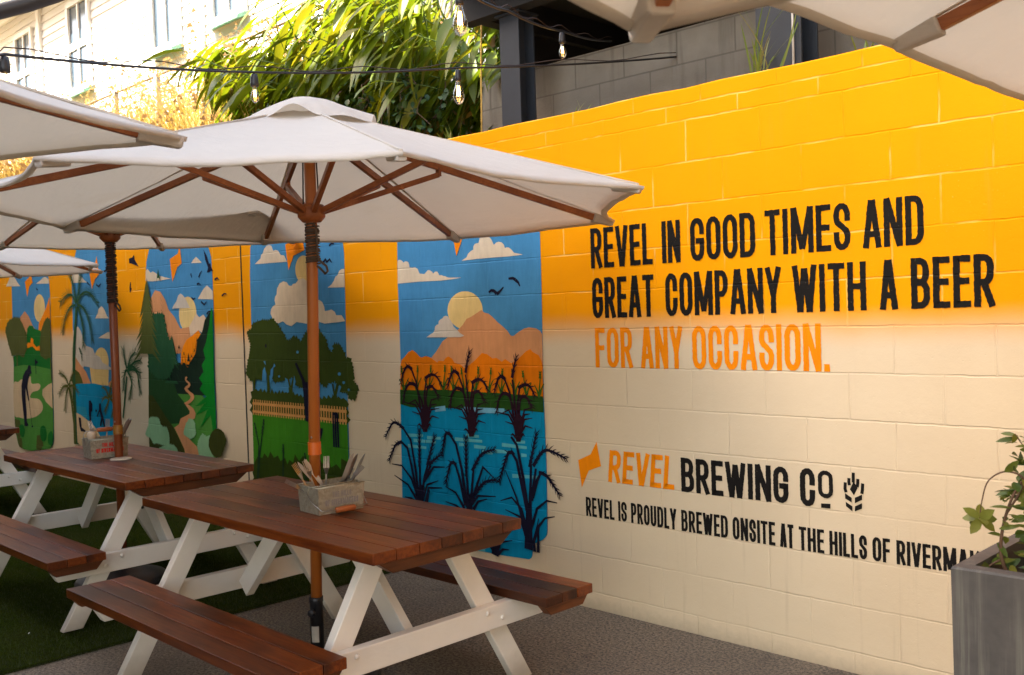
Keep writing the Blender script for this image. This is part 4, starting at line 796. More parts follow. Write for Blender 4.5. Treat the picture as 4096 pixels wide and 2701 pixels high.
["L",5,"wheat_emblem#0","black",0,[375,823,373,796,378,780],0.014,0.014],
["L",5,"wheat_emblem#0","black",0,[392,843,391,826,394,812],0.014,0.014],
["L",5,"wheat_emblem#0","black",0,[412,868,411,825],0.014,0.014],
["L",5,"wheat_emblem#0","black",0,[432,843,431,825,428,808],0.014,0.014],
["L",5,"wheat_emblem#0","black",0,[453,826,451,798,448,781],0.014,0.014],
["P",5,"wheat_emblem#0","black",0,[413,831,430,805,413,771,395,795],0,0],
["P",5,"wheat_emblem#0","black",0,[373,776,403,759,402,739,373,753],0,0],
["P",5,"wheat_emblem#0","black",0,[417,761,449,778,449,756,416,737],0,0],
["P",5,"wheat_emblem#0","black",0,[375,739,405,723,404,701,376,720],0,0],
["P",5,"wheat_emblem#0","black",0,[416,724,448,741,448,718,415,702],0,0],
["P",5,"underline_bar","black",0,[261,719,305,722,304,701,261,700],0,0]]
WORDS=[('REVEL', 'black', -1.0116, -0.6109, 1.8118, 1.8134, 2.0207, 2.02, 0),
('IN', 'black', -0.554, -0.4439, 1.8137, 1.8141, 2.0199, 2.0197, 0),
('GOOD', 'black', -0.3862, -0.0336, 1.8143, 1.8157, 2.0196, 2.0189, 0),
('TIMES', 'black', 0.0174, 0.422, 1.8159, 1.8176, 2.0189, 2.0181, 0),
('AND', 'black', 0.4773, 0.7314, 1.8178, 1.8188, 2.018, 2.0176, 0),
('GREAT', 'black', -1.0104, -0.611, 1.5502, 1.5525, 1.7616, 1.7624, 0),
('COMPANY', 'black', -0.5408, 0.0906, 1.553, 1.5567, 1.7625, 1.7638, 0),
('WITH', 'black', 0.1475, 0.4864, 1.557, 1.559, 1.7639, 1.7646, 0),
('A', 'black', 0.5449, 0.6205, 1.5593, 1.5598, 1.7647, 1.7649, 0),
('BEER', 'black', 0.6756, 0.9979, 1.5601, 1.562, 1.765, 1.7657, 0),
('FOR', 'orange', -0.9997, -0.7534, 1.2919, 1.293, 1.4996, 1.501, 0),
('ANY', 'orange', -0.7016, -0.4475, 1.2932, 1.2942, 1.5013, 1.5027, 0),
('OCCASION.', 'orange', -0.3909, 0.3159, 1.2945, 1.2975, 1.5031, 1.507, 0),
('REVEL', 'orange', -0.9382, -0.5194, 0.6938, 0.6954, 0.862, 0.8621, 0.1),
('BREWING', 'black', -0.4757, 0.1044, 0.6927, 0.6986, 0.8599, 0.8645, 0),
('C', 'black', 0.1613, 0.2341, 0.6973, 0.7007, 0.8677, 0.8691, 0),
('O', 'black', 0.2483, 0.3182, 0.7418, 0.7462, 0.8644, 0.8665, 0),
('REVEL', 'black', -1.0948, -0.9008, 0.4965, 0.4969, 0.5982, 0.5995, 0),
('IS', 'black', -0.8763, -0.8197, 0.4969, 0.497, 0.5997, 0.6, 0),
('PROUDLY', 'black', -0.7925, -0.511, 0.4971, 0.4976, 0.6002, 0.6021, 0),
('BREWED', 'black', -0.4816, -0.2166, 0.4977, 0.4982, 0.6023, 0.6041, 0),
('ONSITE', 'black', -0.1908, 0.0326, 0.4982, 0.4987, 0.6043, 0.6058, 0),
('AT', 'black', 0.0565, 0.1245, 0.4987, 0.4988, 0.6059, 0.6064, 0),
('THE', 'black', 0.1504, 0.2713, 0.4973, 0.4991, 0.6037, 0.6041, 0),
('HILLS', 'black', 0.2959, 0.4664, 0.4994, 0.502, 0.6041, 0.6046, 0),
('OF', 'black', 0.4904, 0.5666, 0.5023, 0.5035, 0.6047, 0.6049, 0),
('RIVERMAKERS', 'black', 0.5933, 1.0502, 0.5039, 0.5107, 0.605, 0.6063, 0)]
panels={}; groups={}
LBL={0:'mural panel of a golfer on a green',1:'mural panel of a palm beach',2:'mural panel of a forest path',3:'mural panel of a cricket field',4:'mural panel of a marsh with tall reeds'}
def pairs(v): return [(v[i]/1000,v[i+1]/1000) for i in range(0,len(v),2)]
uid=0
for row in ART:
    kind,pn,name,col,layer,pts=row[:6]; pts=pairs(pts); uid+=1
    key=(pn,name,col) if '#' in name else (pn,name,uid)
    if key not in groups: groups[key]=[Flat(),name.split('#')[0],col,pn]
    F=groups[key][0]
    if kind=='P': F.poly(pts,layer,row[6],uid,row[7])
    elif kind=='L': F.ribbon(pts,row[6],row[7],layer)
    elif kind=='H': F.feather(pts,row[6],row[7],layer,uid)
    elif kind=='T': F.conifer(pts[0],pts[1],row[6],row[7],row[8],layer,uid)
for key,(F,name,col,pn) in groups.items():
    if name=='panel': panels[pn]=F.m.build('mural_panel','p_'+col,wall,fix=False); panels[pn]['label']=LBL[pn]
for key,(F,name,col,pn) in groups.items():
    if name!='panel': F.m.build(name,'p_'+col,panels.get(pn,wall),fix=False)
# ---------------- hand-painted condensed lettering, drawn as strokes in a unit box
def arc(cx,cy,rx,ry,a0,a1,n=7): return [(cx+rx*math.cos(math.radians(a0+(a1-a0)*i/n)),cy+ry*math.sin(math.radians(a0+(a1-a0)*i/n))) for i in range(n+1)]
Q=.22
GL={'I':(.17,[[(0,0),(0,1)]]),'L':(.40,[[(0,1),(0,0),(1,0)]]),'T':(.46,[[(0,1),(1,1)],[(.5,.92),(.5,0)]]),
'E':(.42,[[(1,1),(0,1),(0,0),(1,0)],[(.1,.51),(.88,.51)]]),'F':(.41,[[(1,1),(0,1),(0,0)],[(.1,.50),(.88,.50)]]),'H':(.50,[[(0,0),(0,1)],[(1,0),(1,1)],[(.1,.50),(.9,.50)]]),
'A':(.52,[[(0,0),(.42,1)],[(.58,1),(1,0)],[(.22,.26),(.78,.26)]]),'V':(.50,[[(0,1),(.42,0)],[(.58,0),(1,1)]]),'N':(.52,[[(0,0),(0,1)],[(.06,1),(.94,0)],[(1,0),(1,1)]]),
'M':(.66,[[(0,0),(0,1)],[(.06,1),(.46,.10)],[(.54,.10),(.94,1)],[(1,0),(1,1)]]),'W':(.70,[[(0,1),(.22,0)],[(.28,0),(.47,.92)],[(.53,.92),(.72,0)],[(.78,0),(1,1)]]),'Y':(.50,[[(0,1),(.46,.42)],[(.54,.42),(1,1)],[(.5,.45),(.5,0)]]),
'O':(.48,['c',[*arc(.5,1-Q,.5,Q,0,180),*arc(.5,Q,.5,Q,180,360)]]),'U':(.48,[[(0,1),*arc(.5,Q,.5,Q,180,360),(1,1)]]),
'C':(.46,[[(1,.66),*arc(.5,1-Q,.5,Q,0,180),*arc(.5,Q,.5,Q,180,360),(1,.34)]]),'G':(.48,[[(1,.70),*arc(.5,1-Q,.5,Q,0,180),*arc(.5,Q,.5,Q,180,360),(1,.46),(.6,.46)]]),
'S':(.46,[[(1,.70),*arc(.5,1-Q,.5,Q,0,180),(0,.70),(.12,.60),(.88,.40),(1,.30),*arc(.5,Q,.5,Q,0,-180),(0,.30)]]),
'D':(.49,[[(0,0),(0,1)],[(.05,1),(.5,1),*arc(.5,1-Q,.5,Q,80,0),*arc(.5,Q,.5,Q,0,-80),(.5,0),(.05,0)]]),
'P':(.46,[[(0,0),(0,1)],[(.05,1),(.5,1),*arc(.5,1-Q*.9,.5,Q*.9,80,0),*arc(.5,.46+Q*.9,.5,Q*.9,0,-80),(.5,.46),(.05,.46)]]),
'R':(.48,[[(0,0),(0,1)],[(.05,1),(.5,1),*arc(.5,1-Q*.9,.45,Q*.9,80,0),*arc(.5,.46+Q*.9,.45,Q*.9,0,-80),(.5,.46),(.05,.46)],[(.52,.44),(1,0)]]),
'B':(.48,[[(0,0),(0,1)],[(.05,1),(.5,1),*arc(.5,1-Q*.85,.44,Q*.85,80,0),*arc(.5,.52+Q*.85,.44,Q*.85,0,-80),(.5,.52),(.05,.52)],[(.5,.52),*arc(.5,.52-Q*.9,.5,Q*.9,80,0),*arc(.5,Q*.9,.5,Q*.9,0,-80),(.5,0),(.05,0)]]),
'K':(.50,[[(0,0),(0,1)],[(.08,.42),(.98,1)],[(.30,.55),(1,0)]]),'.':(.16,[[(0,0),(0,.03)]])}
GAP=.075
def draw_word(F,txt,x0,x1,zb0,zb1,zt0,zt1,slant=0,wt=.165,jit=.006,layer=0,ybase=None,fmap=None,seed=0):
    nat=sum(GL[c][0] for c in txt)+GAP*(len(txt)-1); r=random.Random(seed); cx=0
    for ci,ch in enumerate(txt):
        g,st=GL[ch]; closed=False
        if st[0]=='c': closed=True; st=st[1:]
        f0=(cx+g/2)/nat; Hh=(zt0+(zt1-zt0)*f0)-(zb0+(zb1-zb0)*f0); sx=(x1-x0)/nat; bz=zb0+(zb1-zb0)*f0
        tw=wt*Hh; mw=tw*.5
        for line in st:
            pts=[]
            for px,py in line:
                X=x0+cx*sx+mw+px*max(g*sx-tw,0); Y=bz+mw+py*(Hh-tw); pts.append((X+slant*(Y-bz),Y))
            F.ribbon(pts,tw,tw,layer,closed,tw*.5 if not closed else 0,jit*Hh,seed+ci)
        cx+=g+GAP
lines=[('lettering',WORDS[0:5]),('lettering',WORDS[5:10]),('lettering',WORDS[10:13]),('lettering',WORDS[13:14]),('lettering',WORDS[14:17]),('lettering',WORDS[17:])]
for i,(nm,ws) in enumerate(lines):
    F=Flat()
    for j,(t,col,x0,x1,b0,b1,t0,t1,sl) in enumerate(ws): draw_word(F,t,x0,x1,b0,b1,t0,t1,sl,.128 if i<3 else (.155 if i<5 else .14),.006,0,seed=i*50+j*9)
    o=F.m.build(nm,'p_'+ws[0][1],wall,fix=False)
# ---------------- picnic tables
def make_table():
    T=empty('picnic_table',(0,0,0),'stained timber picnic table with white A frame legs','picnic table','picnic tables in a row along the mural wall')
    t=MB(); r=random.Random(5); pw=.1065
    for k in range(7):
        t.tone=r.random(); t.box((r.uniform(-.002,.002),(k-3)*pw,.749),(1.80,pw-.0035,.042),None,.003)
    t.build('tabletop','table_timber',T)
    for sx in (-1,1):
        t=MB(); t.tone=r.random(); x=sx*.862
        t.hexa([(x-.022,-.27,.680),(x-.022,-.34,.7275),(x-.022,.27,.680),(x-.022,.34,.7275),(x+.022,-.27,.680),(x+.022,-.34,.7275),(x+.022,.27,.680),(x+.022,.34,.7275)],.003); t.build('top_batten','batten_timber',T)
        t=MB(); t.tone=r.random(); x=sx*.60
        t.hexa([(x-.022,-.24,.684),(x-.022,-.33,.7275),(x-.022,.24,.684),(x-.022,.33,.7275),(x+.022,-.24,.684),(x+.022,-.33,.7275),(x+.022,.24,.684),(x+.022,.33,.7275)],.003); t.build('top_batten','batten_timber',T)
        x=sx*.66
        for sy in (-1,1):
            t=MB(); a=Vector((x,sy*.165,.726)); b=Vector((x,sy*.58,.012)); hw=.052
            t.hexa([Vector((x+ex*.0225,(b.y if ez<0 else a.y)+ey*hw,b.z if ez<0 else a.z)) for ex in(-1,1) for ey in(-1,1) for ez in(-1,1)],.004)
            t.build('leg','white_timber',T)
        t=MB(); xb=sx*(.66+.0455)
        t.hexa([Vector((xb+ex*.0225,ey*(.72 if ez>0 else .66),.386 if ez>0 else .286)) for ex in(-1,1) for ey in(-1,1) for ez in(-1,1)],.004)
        bm_=t.build('cross_beam','white_timber',T)
        for y,z in ((-.415,.325),(-.33,.36),(.415,.325),(.33,.36)):
            q=MB(); rm=Matrix.Rotation(PI/2,3,'Y') if sx>0 else Matrix.Rotation(-PI/2,3,'Y')
            q.lathe([(.011,0),(.0105,.004),(.007,.007),(.001,.008)],10,(xb+sx*.0225,y,z),True,rm.to_4x4()); q.build('bolt','white_timber',bm_)
        for y,z in ((-.41,.335),(.41,.335)):
            q=MB(); rm=Matrix.Rotation(-sx*PI/2,3,'Y'); q.lathe([(.011,0),(.011,.002),(.006,.003),(.006,.012),(.001,.012)],8,(x-sx*.0225,y,z),True,rm.to_4x4()); q.build('bolt','bolt_dark',bm_)
        t=MB(); t.bar((sx*.615,0,.305),(sx*.21,0,.726),.09,.042,(0,1,0),.003)
        t.build('brace','white_timber',T)
    for sy in (-1,1):
        t=MB()
        for k in range(3): t.tone=r.random(); t.box(((.03 if sy>0 else .012)+r.uniform(-.002,.002),sy*.615+(k-1)*.098,.408),(1.80 if sy>0 else 1.71,.0945,.040),None,.003)
        s_=t.build('seat','table_timber',T)
        for sx in (-1,1):
            t=MB(); t.tone=r.random(); x=.03+sx*.862 if sy>0 else .012+sx*.82; c=sy*.615
            t.hexa([(x-.022,c-.10,.345),(x-.022,c-.138,.3875),(x-.022,c+.10,.345),(x-.022,c+.138,.3875),(x+.022,c-.10,.345),(x+.022,c-.138,.3875),(x+.022,c+.10,.345),(x+.022,c+.138,.3875)],.003); t.build('seat_batten','batten_timber',s_)
    t=MB(); t.lathe([(.032,.7685),(.062,.7695),(.062,.774),(.058,.776),(.032,.776)],24); t.build('pole_ring','white_plastic',T)
    return T
tb=make_table()
TL=['timber picnic table nearest the camera, on the asphalt in front of the marsh mural','middle timber picnic table on the turf, with the red lettered cutlery box','timber picnic table cut off by the left edge of the photo']
for i,(x,y) in enumerate(((-1.318,-1.555),(-3.535,-1.45),(-7.02,-1.52))):
    o=tb if i==0 else copy_tree(tb)
    o.location=(x,y,.012 if i else 0); o['label']=TL[i]
# ---------------- market umbrellas
def make_umbrella(name,label,cx,cy,zr,za,rads,ph,zc=None,bow=.06,vent=True,pole=True,group=None,wrap=(1.83,2.0),tilt=(0,0),polemat='pole_orange',ring=('ring_orange',1.03),pz=.13,lean=0,rt=(0,0)):
    n=len(rads); U=empty(name,(cx,cy,0),label,'umbrella',group); U.rotation_euler=(tilt[0],tilt[1],0); zc=zc or zr-.015
    tip=[Vector((rads[i]*math.cos(ph+2*PI*i/n),rads[i]*math.sin(ph+2*PI*i/n),zr+rads[i]*(rt[0]*math.cos(ph+2*PI*i/n)+rt[1]*math.sin(ph+2*PI*i/n)))) for i in range(n)]; apex=Vector((0,0,za))
    NU,NV=18,16; c=MB(); grid={}
    def pt(i,u,v):
        A,B=tip[i],tip[(i+1)%n]; e=A.lerp(B,v); e=Vector((e.x,e.y,0))*(1-bow*4*v*(1-v)*u**2)+Vector((0,0,e.z))
        p=apex.lerp(e,u); sag=.020*4*v*(1-v)*math.sin(PI*u)
        p.z-=sag; p.z+=.007*noise.noise(Vector((p.x*3+cx*5,p.y*3+cy*3,u*2)))+.0045*u*noise.noise(Vector((p.x*9+cx,p.y*9+cy,3)))
        if u>.9: p.z-=.012*((u-.9)/.1)*4*v*(1-v)
        return p
    for i in range(n):
        for a in range(NU+1):
            u=.07+.93*a/NU
            for b in range(NV+1):
                grid[(i,a,b)]=c.v(pt(i,u,b/NV))
    for i in range(n):
        for a in range(NU):
            for b in range(NV): c.face([grid[i,a,b],grid[i,a+1,b],grid[i,a+1,b+1],grid[i,a,b+1]],True)
    # turned hem
    for i in range(n):
        prev=None
        for b in range(NV+1):
            p=grid[i,NU,b].co; k=Vector((p.x,p.y,0)).normalized(); q=[c.v(p-k*.004+Vector((0,0,-.012))),c.v(p-k*.030+Vector((0,0,-.004)))]
            if prev: c.face([grid[i,NU,b-1],grid[i,NU,b],q[0],prev[0]],True); c.face([prev[0],q[0],q[1],prev[1]],True)
            prev=q
    can=c.build('canopy','canvas',U)
    for i in range(n):
        p=MB(); A=[apex.lerp(tip[i],u)+Vector((0,0,.0035)) for u in (.1,.4,.7,.985)]; sd=Vector((-math.sin(ph+2*PI*i/n),math.cos(ph+2*PI*i/n),0))*.006
        for a_,b_ in zip(A,A[1:]): p.hexa([a_-sd-Vector((0,0,.006)),a_-sd,a_+sd-Vector((0,0,.006)),a_+sd,b_-sd-Vector((0,0,.006)),b_-sd,b_+sd-Vector((0,0,.006)),b_+sd])
        p.build('rib_seam','canvas',can)
    # ridge seams are sharp along the ribs
    for i in range(n):
        p=MB(); d=(tip[i]-apex).normalized(); sd=Vector((0,0,1)).cross(d).normalized(); o=tip[i]+Vector((0,0,-.004)); up=d.cross(sd)
        if up.z<0: up=-up
        A=o-d*.12; B=o-d*.010
        p.hexa([A-sd*.020-up*.044,A-sd*.024,A+sd*.020-up*.044,A+sd*.024,B-sd*.016-up*.030,B-sd*.018,B+sd*.016-up*.030,B+sd*.018],.006); p.build('tip_pocket','canvas',can)
    if vent:
        v=MB(); R=.31; rows=[]; NB=12; slope=(za-zr)/1.436
        for a in range(8):
            u=(.02+.98*a/7); row=[]
            for i in range(n):
                for b in range(NB):
                    f=b/NB; A=Vector((math.cos(ph+2*PI*i/n),math.sin(ph+2*PI*i/n))); B=Vector((math.cos(ph+2*PI*(i+1)/n),math.sin(ph+2*PI*(i+1)/n))); e=A.lerp(B,f)*R*u
                    arch=(math.sin(PI*f)**2)*(.052 if i%2==1 else .012)*u**3
                    row.append(v.v((e.x,e.y,za+.045-(slope*R+.042)*u**1.7+arch+.004*noise.noise(Vector((e.x*9,e.y*9,cx))))))
            rows.append(row)
        for A,B in zip(rows,rows[1:]):
            m=len(A)
            for k in range(m): v.face([A[k],A[(k+1)%m],B[(k+1)%m],B[k]],True)
        v.face(rows[0]); v.build('vent_cap','canvas',can)
    hub=MB(); hub.lathe([(.03,za-.17),(.05,za-.16),(.05,za-.06),(.03,za-.05)],16); hub.build('top_hub','umbrella_timber',U)
    col=MB(); col.lathe([(.027,zc-.045),(.040,zc-.045),(.060,zc-.022),(.060,zc+.018),(.052,zc+.03),(.027,zc+.03)],16); col.build('runner_hub','umbrella_timber',U)
    for i in range(n):
        d2=Vector((tip[i].x,tip[i].y,0)).normalized(); a=Vector((d2.x*.045,d2.y*.045,za-.085)); b=tip[i]-(tip[i]-apex).normalized()*.06+Vector((0,0,-.022))
        q=MB(); q.tone=rnd.random(); q.bar(a,b,.020,.030,(0,0,1),.002); rib=q.build('rib','umbrella_timber',U)
        mid=a.lerp(b,.39 if rads[i]<1.6 else .31); q=MB(); q.bar(mid+Vector((0,0,-.005)),mid+Vector((0,0,-.042)),.016,.022,(1,0,0)); q.build('rib_bracket','umbrella_timber',rib)
        q=MB(); q.tone=rnd.random(); q.bar((d2.x*.05,d2.y*.05,zc),mid+Vector((0,0,-.035)),.022,.024,(0,0,1),.002); q.build('strut','umbrella_timber',U)
    if pole:
        LX=lambda z:lean*(1-z/zc)
        q=MB(); q.tube([(LX(pz),0,pz),(LX(zc),0,zc),(0,0,za-.05)] if lean else [(0,0,pz),(0,0,za-.05)],.0245,20); q.build('pole',polemat,U)
        if ring:
            q=MB(); q.lathe([(.0245,ring[1]-.028),(.0285,ring[1]-.027),(.0285,ring[1]+.027),(.0245,ring[1]+.028)],20,(LX(ring[1]),0,0),False); q.build('joint_ring',ring[0],U)
            q=MB(); q.lathe([(.006,0),(.005,.003),(.001,.004)],8,(LX(ring[1])+.012,-.0215,ring[1]+.05),True,Matrix.Rotation(PI/2,4,'X')); q.build('screw','cutlery_steel',U)
        q=MB(); pts=[]; turns=int((wrap[1]-wrap[0])/.0082)
        for k in range(turns*10+1):
            a=2*PI*k/10; f=k/(turns*10); rr=.0290+.0012*math.sin(a*.37)+.001*math.sin(a*1.3+1); pts.append((rr*math.cos(a),rr*math.sin(a),wrap[0]+(wrap[1]-wrap[0])*f+.004*math.sin(a*.21)))
        q.tube(pts,.0042,5)
        q.tube([(.03,-.01,wrap[1]),(.048,-.012,wrap[1]-.02),(.050,-.012,wrap[1]-.07),(.045,-.010,wrap[1]-.11),(.050,-.008,wrap[0]+.02),(.075,-.004,wrap[0]+.0),(.095,0,wrap[0]-.012),(.10,.004,wrap[0]-.035),(.08,.004,wrap[0]-.045),(.05,0,wrap[0]-.02),(.03,0,wrap[0]-.01)],.0055,5)
        q.build('cord_wrap','cord' if polemat=='pole_orange' else 'dark_cord',U)
        q=MB()
        for s in(-1,1): q.tube([(s*.03,.02*s,zc+.03),(s*.026,.015*s,za-.16)],.0035,5)
        q.build('pulley_cord','dark_cord',U)
    return U
h5=1.22; h6=1.22
SQ=lambda h:[h*1.414,h]*4
GU='cream market umbrellas over the picnic tables'
O8=[1.436]*8
make_umbrella('market_umbrella','cream market umbrella in the centre over the nearest table, orange pole wrapped with cord',-1.262,-1.558,2.064,2.50,[1.44,1.475,1.475,1.45,1.436,1.436,1.436,1.436],-.403,2.055,lean=-.082,rt=(.004,-.028),group=GU)
make_umbrella('market_umbrella','cream umbrella half hidden behind the central one, dark brown pole through the middle table',-3.605,-1.43,2.16,2.60,O8,math.radians(97),2.14,group=GU,wrap=(1.72,2.09),polemat='pole_brown',ring=('ring_ochre',.955))
make_umbrella('market_umbrella','pale umbrella lowest at the left edge, its tip touching the dark pole',-7.0,-1.5,2.10,2.54,O8,math.radians(43),group=GU,polemat='pole_brown')
make_umbrella('market_umbrella','beige umbrella at the upper left whose tip overlaps the central umbrella',-.024+1.725*math.cos(math.radians(-103)),-2.76+1.725*math.sin(math.radians(-103)),2.072,2.49,SQ(1.22),math.radians(77),group=GU,bow=.012)
make_umbrella('square_umbrella','cream umbrella underside at the top with a canvas tip before the dark roof',1.462-1.725*math.cos(math.radians(144)),-2.82-1.725*math.sin(math.radians(144)),2.012,2.43,SQ(h5),math.radians(144),bow=.03,group=GU)
make_umbrella('square_umbrella','cream umbrella underside filling the top right corner',1.345+h6,-1.69,2.205,2.62,SQ(h6),math.radians(135),bow=.0,group=GU)
for k,x in enumerate((-3.6,-6.3)): make_umbrella('market_umbrella',('cream umbrella added for shade, out of view left of the upper left umbrella','cream umbrella added for shade farthest left, out of view')[k],x,-4.75,2.12,2.56,O8,math.radians(20+30*k),group=GU)  # two umbrellas added out of view to darken the left side
# ---------------- umbrella stands
def make_stand():
    S=empty('umbrella_stand',(0,0,0),'black','umbrella stand','umbrella stands under the tables')
    q=MB(); q.lathe([(.27,0),(.27,.03),(.25,.05),(.14,.075),(.05,.09),(.034,.10)],28); q.build('base_plate','black_plastic',S)
    q=MB(); q.lathe([(.029,.09),(.029,.345),(.0315,.35),(.0315,.37),(.026,.372)],20); tu=q.build('tube','black_plastic',S)
    q=MB(); d=Vector((.5,-.86,0)); q.tube([d*.028+Vector((0,0,.31)),d*.045+Vector((0,0,.31))],.007,8); q.lathe([(.016,0),(.018,.006),(.016,.014),(.004,.016)],12,d*.042+Vector((0,0,.31)),True,d.to_track_quat('Z','Y').to_matrix().to_4x4()); q.build('knob','black_plastic',tu)
    q=MB(); rr=.0297; a0=math.atan2(-.8,.6)
    A=[(rr*math.cos(a0+k*.12),rr*math.sin(a0+k*.12)) for k in range(-5,6)]
    lo=[q.v((x,y,.175)) for x,y in A]; hi=[q.v((x,y,.245)) for x,y in A]
    for k in range(10): q.face([lo[k],lo[k+1],hi[k+1],hi[k]],True)
    q.build('sticker','sticker',tu); return S
st=make_stand()
for i,(x,y,l) in enumerate(((-1.334,-1.558,'black umbrella stand with a silver sticker under the nearest table'),(-3.61,-1.44,'black umbrella stand in shade under the middle table'))):
    o=st if i==0 else copy_tree(st); o.location=(x,y,.002 if i==0 else .014); o['label']=l
# ---------------- galvanised cutlery boxes (long side along y)
def make_caddy(label,loc,rz,textmat,handle_up):
    C=empty('cutlery_box',loc,label,'cutlery box','galvanised cutlery boxes on the tables',rz)
    w,l,h,t=.172,.226,.114,.003; q=MB()
    q.box((0,0,.003),(w-.012,l-.012,.004))
    def wall_(P):   # tapered side as thin slab
        q.hexa(P)
    b=.006
    for s in(-1,1):
        x0,x1=s*(w/2-b),s*w/2
        q.hexa([Vector(((x1 if k else x0)+e*t/2,y*( (l/2) if k else (l/2-b)),(h if k else 0))) for e in(-1,1) for y in(-1,1) for k in(0,1)])
        y0,y1=s*(l/2-b),s*l/2
        q.hexa([Vector((x*((w/2-t) if k else (w/2-b-t)),(y1 if k else y0)+e*t/2,(h if k else 0))) for x in(-1,1) for e in(-1,1) for k in(0,1)])
    q.box((.035,0,h*.52),(.002,l-.012,h*.9)); body=q.build('box_body','galv',C)
    q=MB(); q.tube([(w/2,-l/2,h),(w/2,l/2,h),(-w/2,l/2,h),(-w/2,-l/2,h)],.0035,6,closed=True); q.tube([(.035,-l/2,h),(.035,l/2,h)],.003,6); q.build('rolled_rim','galv',C)
    q=MB()
    for s in(-1,1): q.box((0,s*(l/2+.003),h-.02),(.02,.004,.028))
    q.build('handle_lug','galv',C)
    q=MB(); yy=l/2+.008
    if handle_up: R=lambda a,b:(a*.2,b)
    pts=[(0,-yy,h-.022),(.05 if not handle_up else .0,-yy-.006,h-.06 if not handle_up else h+.03),(w/2+.022 if not handle_up else .0,-yy+.01,.022 if not handle_up else h+.05),(w/2+.026 if not handle_up else 0,-.05,.018 if not handle_up else h+.052),(w/2+.026 if not handle_up else 0,.05,.018 if not handle_up else h+.052),(w/2+.022 if not handle_up else 0,yy-.01,.022 if not handle_up else h+.05),(.05 if not handle_up else 0,yy+.006,h-.06 if not handle_up else h+.03),(0,yy,h-.022)]
    q.tube(pts,.0022,6); hd=q.build('wire_handle','cutlery_steel',C)
    q=MB(); p=Vector((w/2+.026,0,.018)) if not handle_up else Vector((0,0,h+.052)); q.tube([p+Vector((0,-.047,0)),p+Vector((0,-.043,0)),p+Vector((0,0,0)),p+Vector((0,.043,0)),p+Vector((0,.047,0))],[.009,.0125,.0135,.0125,.009],12); q.build('grip','handle_timber',hd)
    for (txt,x0,x1,z0,z1) in ((('THE',-.045,-.012,.068,.092),('HILLS',-.004,.048,.068,.092)),(('OF',-.080,-.058,.034,.060),('RIVERMAKERS',-.050,.082,.034,.060))) and [('THE',-.045,-.012,.068,.092),('HILLS',-.004,.048,.068,.092),('OF',-.080,-.058,.034,.060),('RIVERMAKERS',-.050,.082,.034,.060)]:
        F=Flat(); draw_word(F,txt,x0,x1,z0,z0,z1,z1,0,.2,.004,0)
        for v in F.m.bm.verts:
            x,y,z=v.co; v.co=(w/2-.006*(1-z/h)+.0022-y*.2,x,z)
        F.m.build('lettering',textmat,C)
    return C
simple('text_grey',(.22,.205,.20),.6,0,.4,90); simple('text_red',(.55,.010,.006),.5,0,.1,60)
def make_fork():
    q=MB(); L=[(0,.0),(.05,.0),(.10,.003),(.13,.006)]
    q.hexa([Vector((x,y,z)) for x,yy in((0,.006),(.12,.0035)) for y in(-yy,yy) for z in(-.0012,.0012)],.0006)
    q.hexa([Vector((x,y,zc+z)) for x,yy,zc in((.12,.0035,0),(.150,.0125,.006)) for y in(-yy,yy) for z in(-.001,.001)])
    for k in range(4):
        y=(k-1.5)*.0068; q.hexa([Vector((x,y+s*ww,zc+z)) for x,ww,zc in((.150,.0022,.006),(.200,.0011,.001)) for s in(-1,1) for z in(-.001,.001)])
    return q.build('fork','cutlery_steel')
def make_knife():
    q=MB(); up=[(0,.007),(.10,.008),(.105,.009),(.15,.0105),(.19,.011),(.212,.007),(.222,0)]; lo=[(.20,-.006),(.15,-.009),(.105,-.009),(.10,-.008),(0,-.007)]
    q.prism(up+lo,.002,lambda x,y,d:(x,y,d-.001)); return q.build('knife','cutlery_steel')
c1=make_caddy('galvanised cutlery box with faded grey lettering on the nearest table',(-1.208,-1.545,.771),math.radians(-4),'text_grey',False)
c2=make_caddy('galvanised cutlery box with red lettering on the middle table, handle raised',(-3.745,-1.452,.783),math.radians(-6),'text_red',True)
fk=make_fork(); kn=make_knife()
def put(o,base,dirv,roll,label,cat,group):
    d=Vector(dirv).normalized(); yv=Vector((.8,-.6,0)).cross(d).normalized(); m=Matrix((d,yv,d.cross(yv))).transposed().to_4x4()@Matrix.Rotation(roll,4,'X'); m.translation=Vector(base); o.matrix_world=m; tag(o,label,cat,group)
def cutlery(cx,cy,cz,items,where):
    global fk,kn
    for kind,px,py,lx,ly,lz,roll,lab in items:
        src=fk if kind=='f' else kn; o=src.copy(); COL.objects.link(o)
        put(o,(cx+px,cy+py,cz),(lx,ly,lz),roll,lab+' '+where,'fork' if kind=='f' else 'knife','cutlery in the galvanised boxes')
cutlery(-1.208,-1.545,.80,[('f',-.035,-.005,.05,.02,1,.1,'bright upright fork in the middle of'),('f',-.03,-.035,-.15,-.30,1,.5,'fork leaning left, tallest of the left pair in'),('f',-.04,-.050,-.25,-.45,1,.7,'fork leaning left, lower of the left pair in'),('f',.0,-.03,-.5,-1.0,.75,1.0,'fork lying far out over the left rim of'),('f',-.02,.02,.45,.60,.8,-.9,'fork leaning right below the knives in'),('k',-.04,.035,-.35,-.50,1,.3,'broad pale knife leaning left behind the forks in'),('k',-.05,.03,-.40,-.52,.85,.5,'second pale knife leaning left, lower, in'),('k',-.02,.03,.28,.42,1.15,.2,'longest knife leaning right in'),('k',-.03,.045,.25,.45,1.0,.5,'knife just behind the longest one in'),('k',-.01,.065,.20,.38,.8,.9,'short dark knife at the right end of')],'the grey lettered cutlery box')
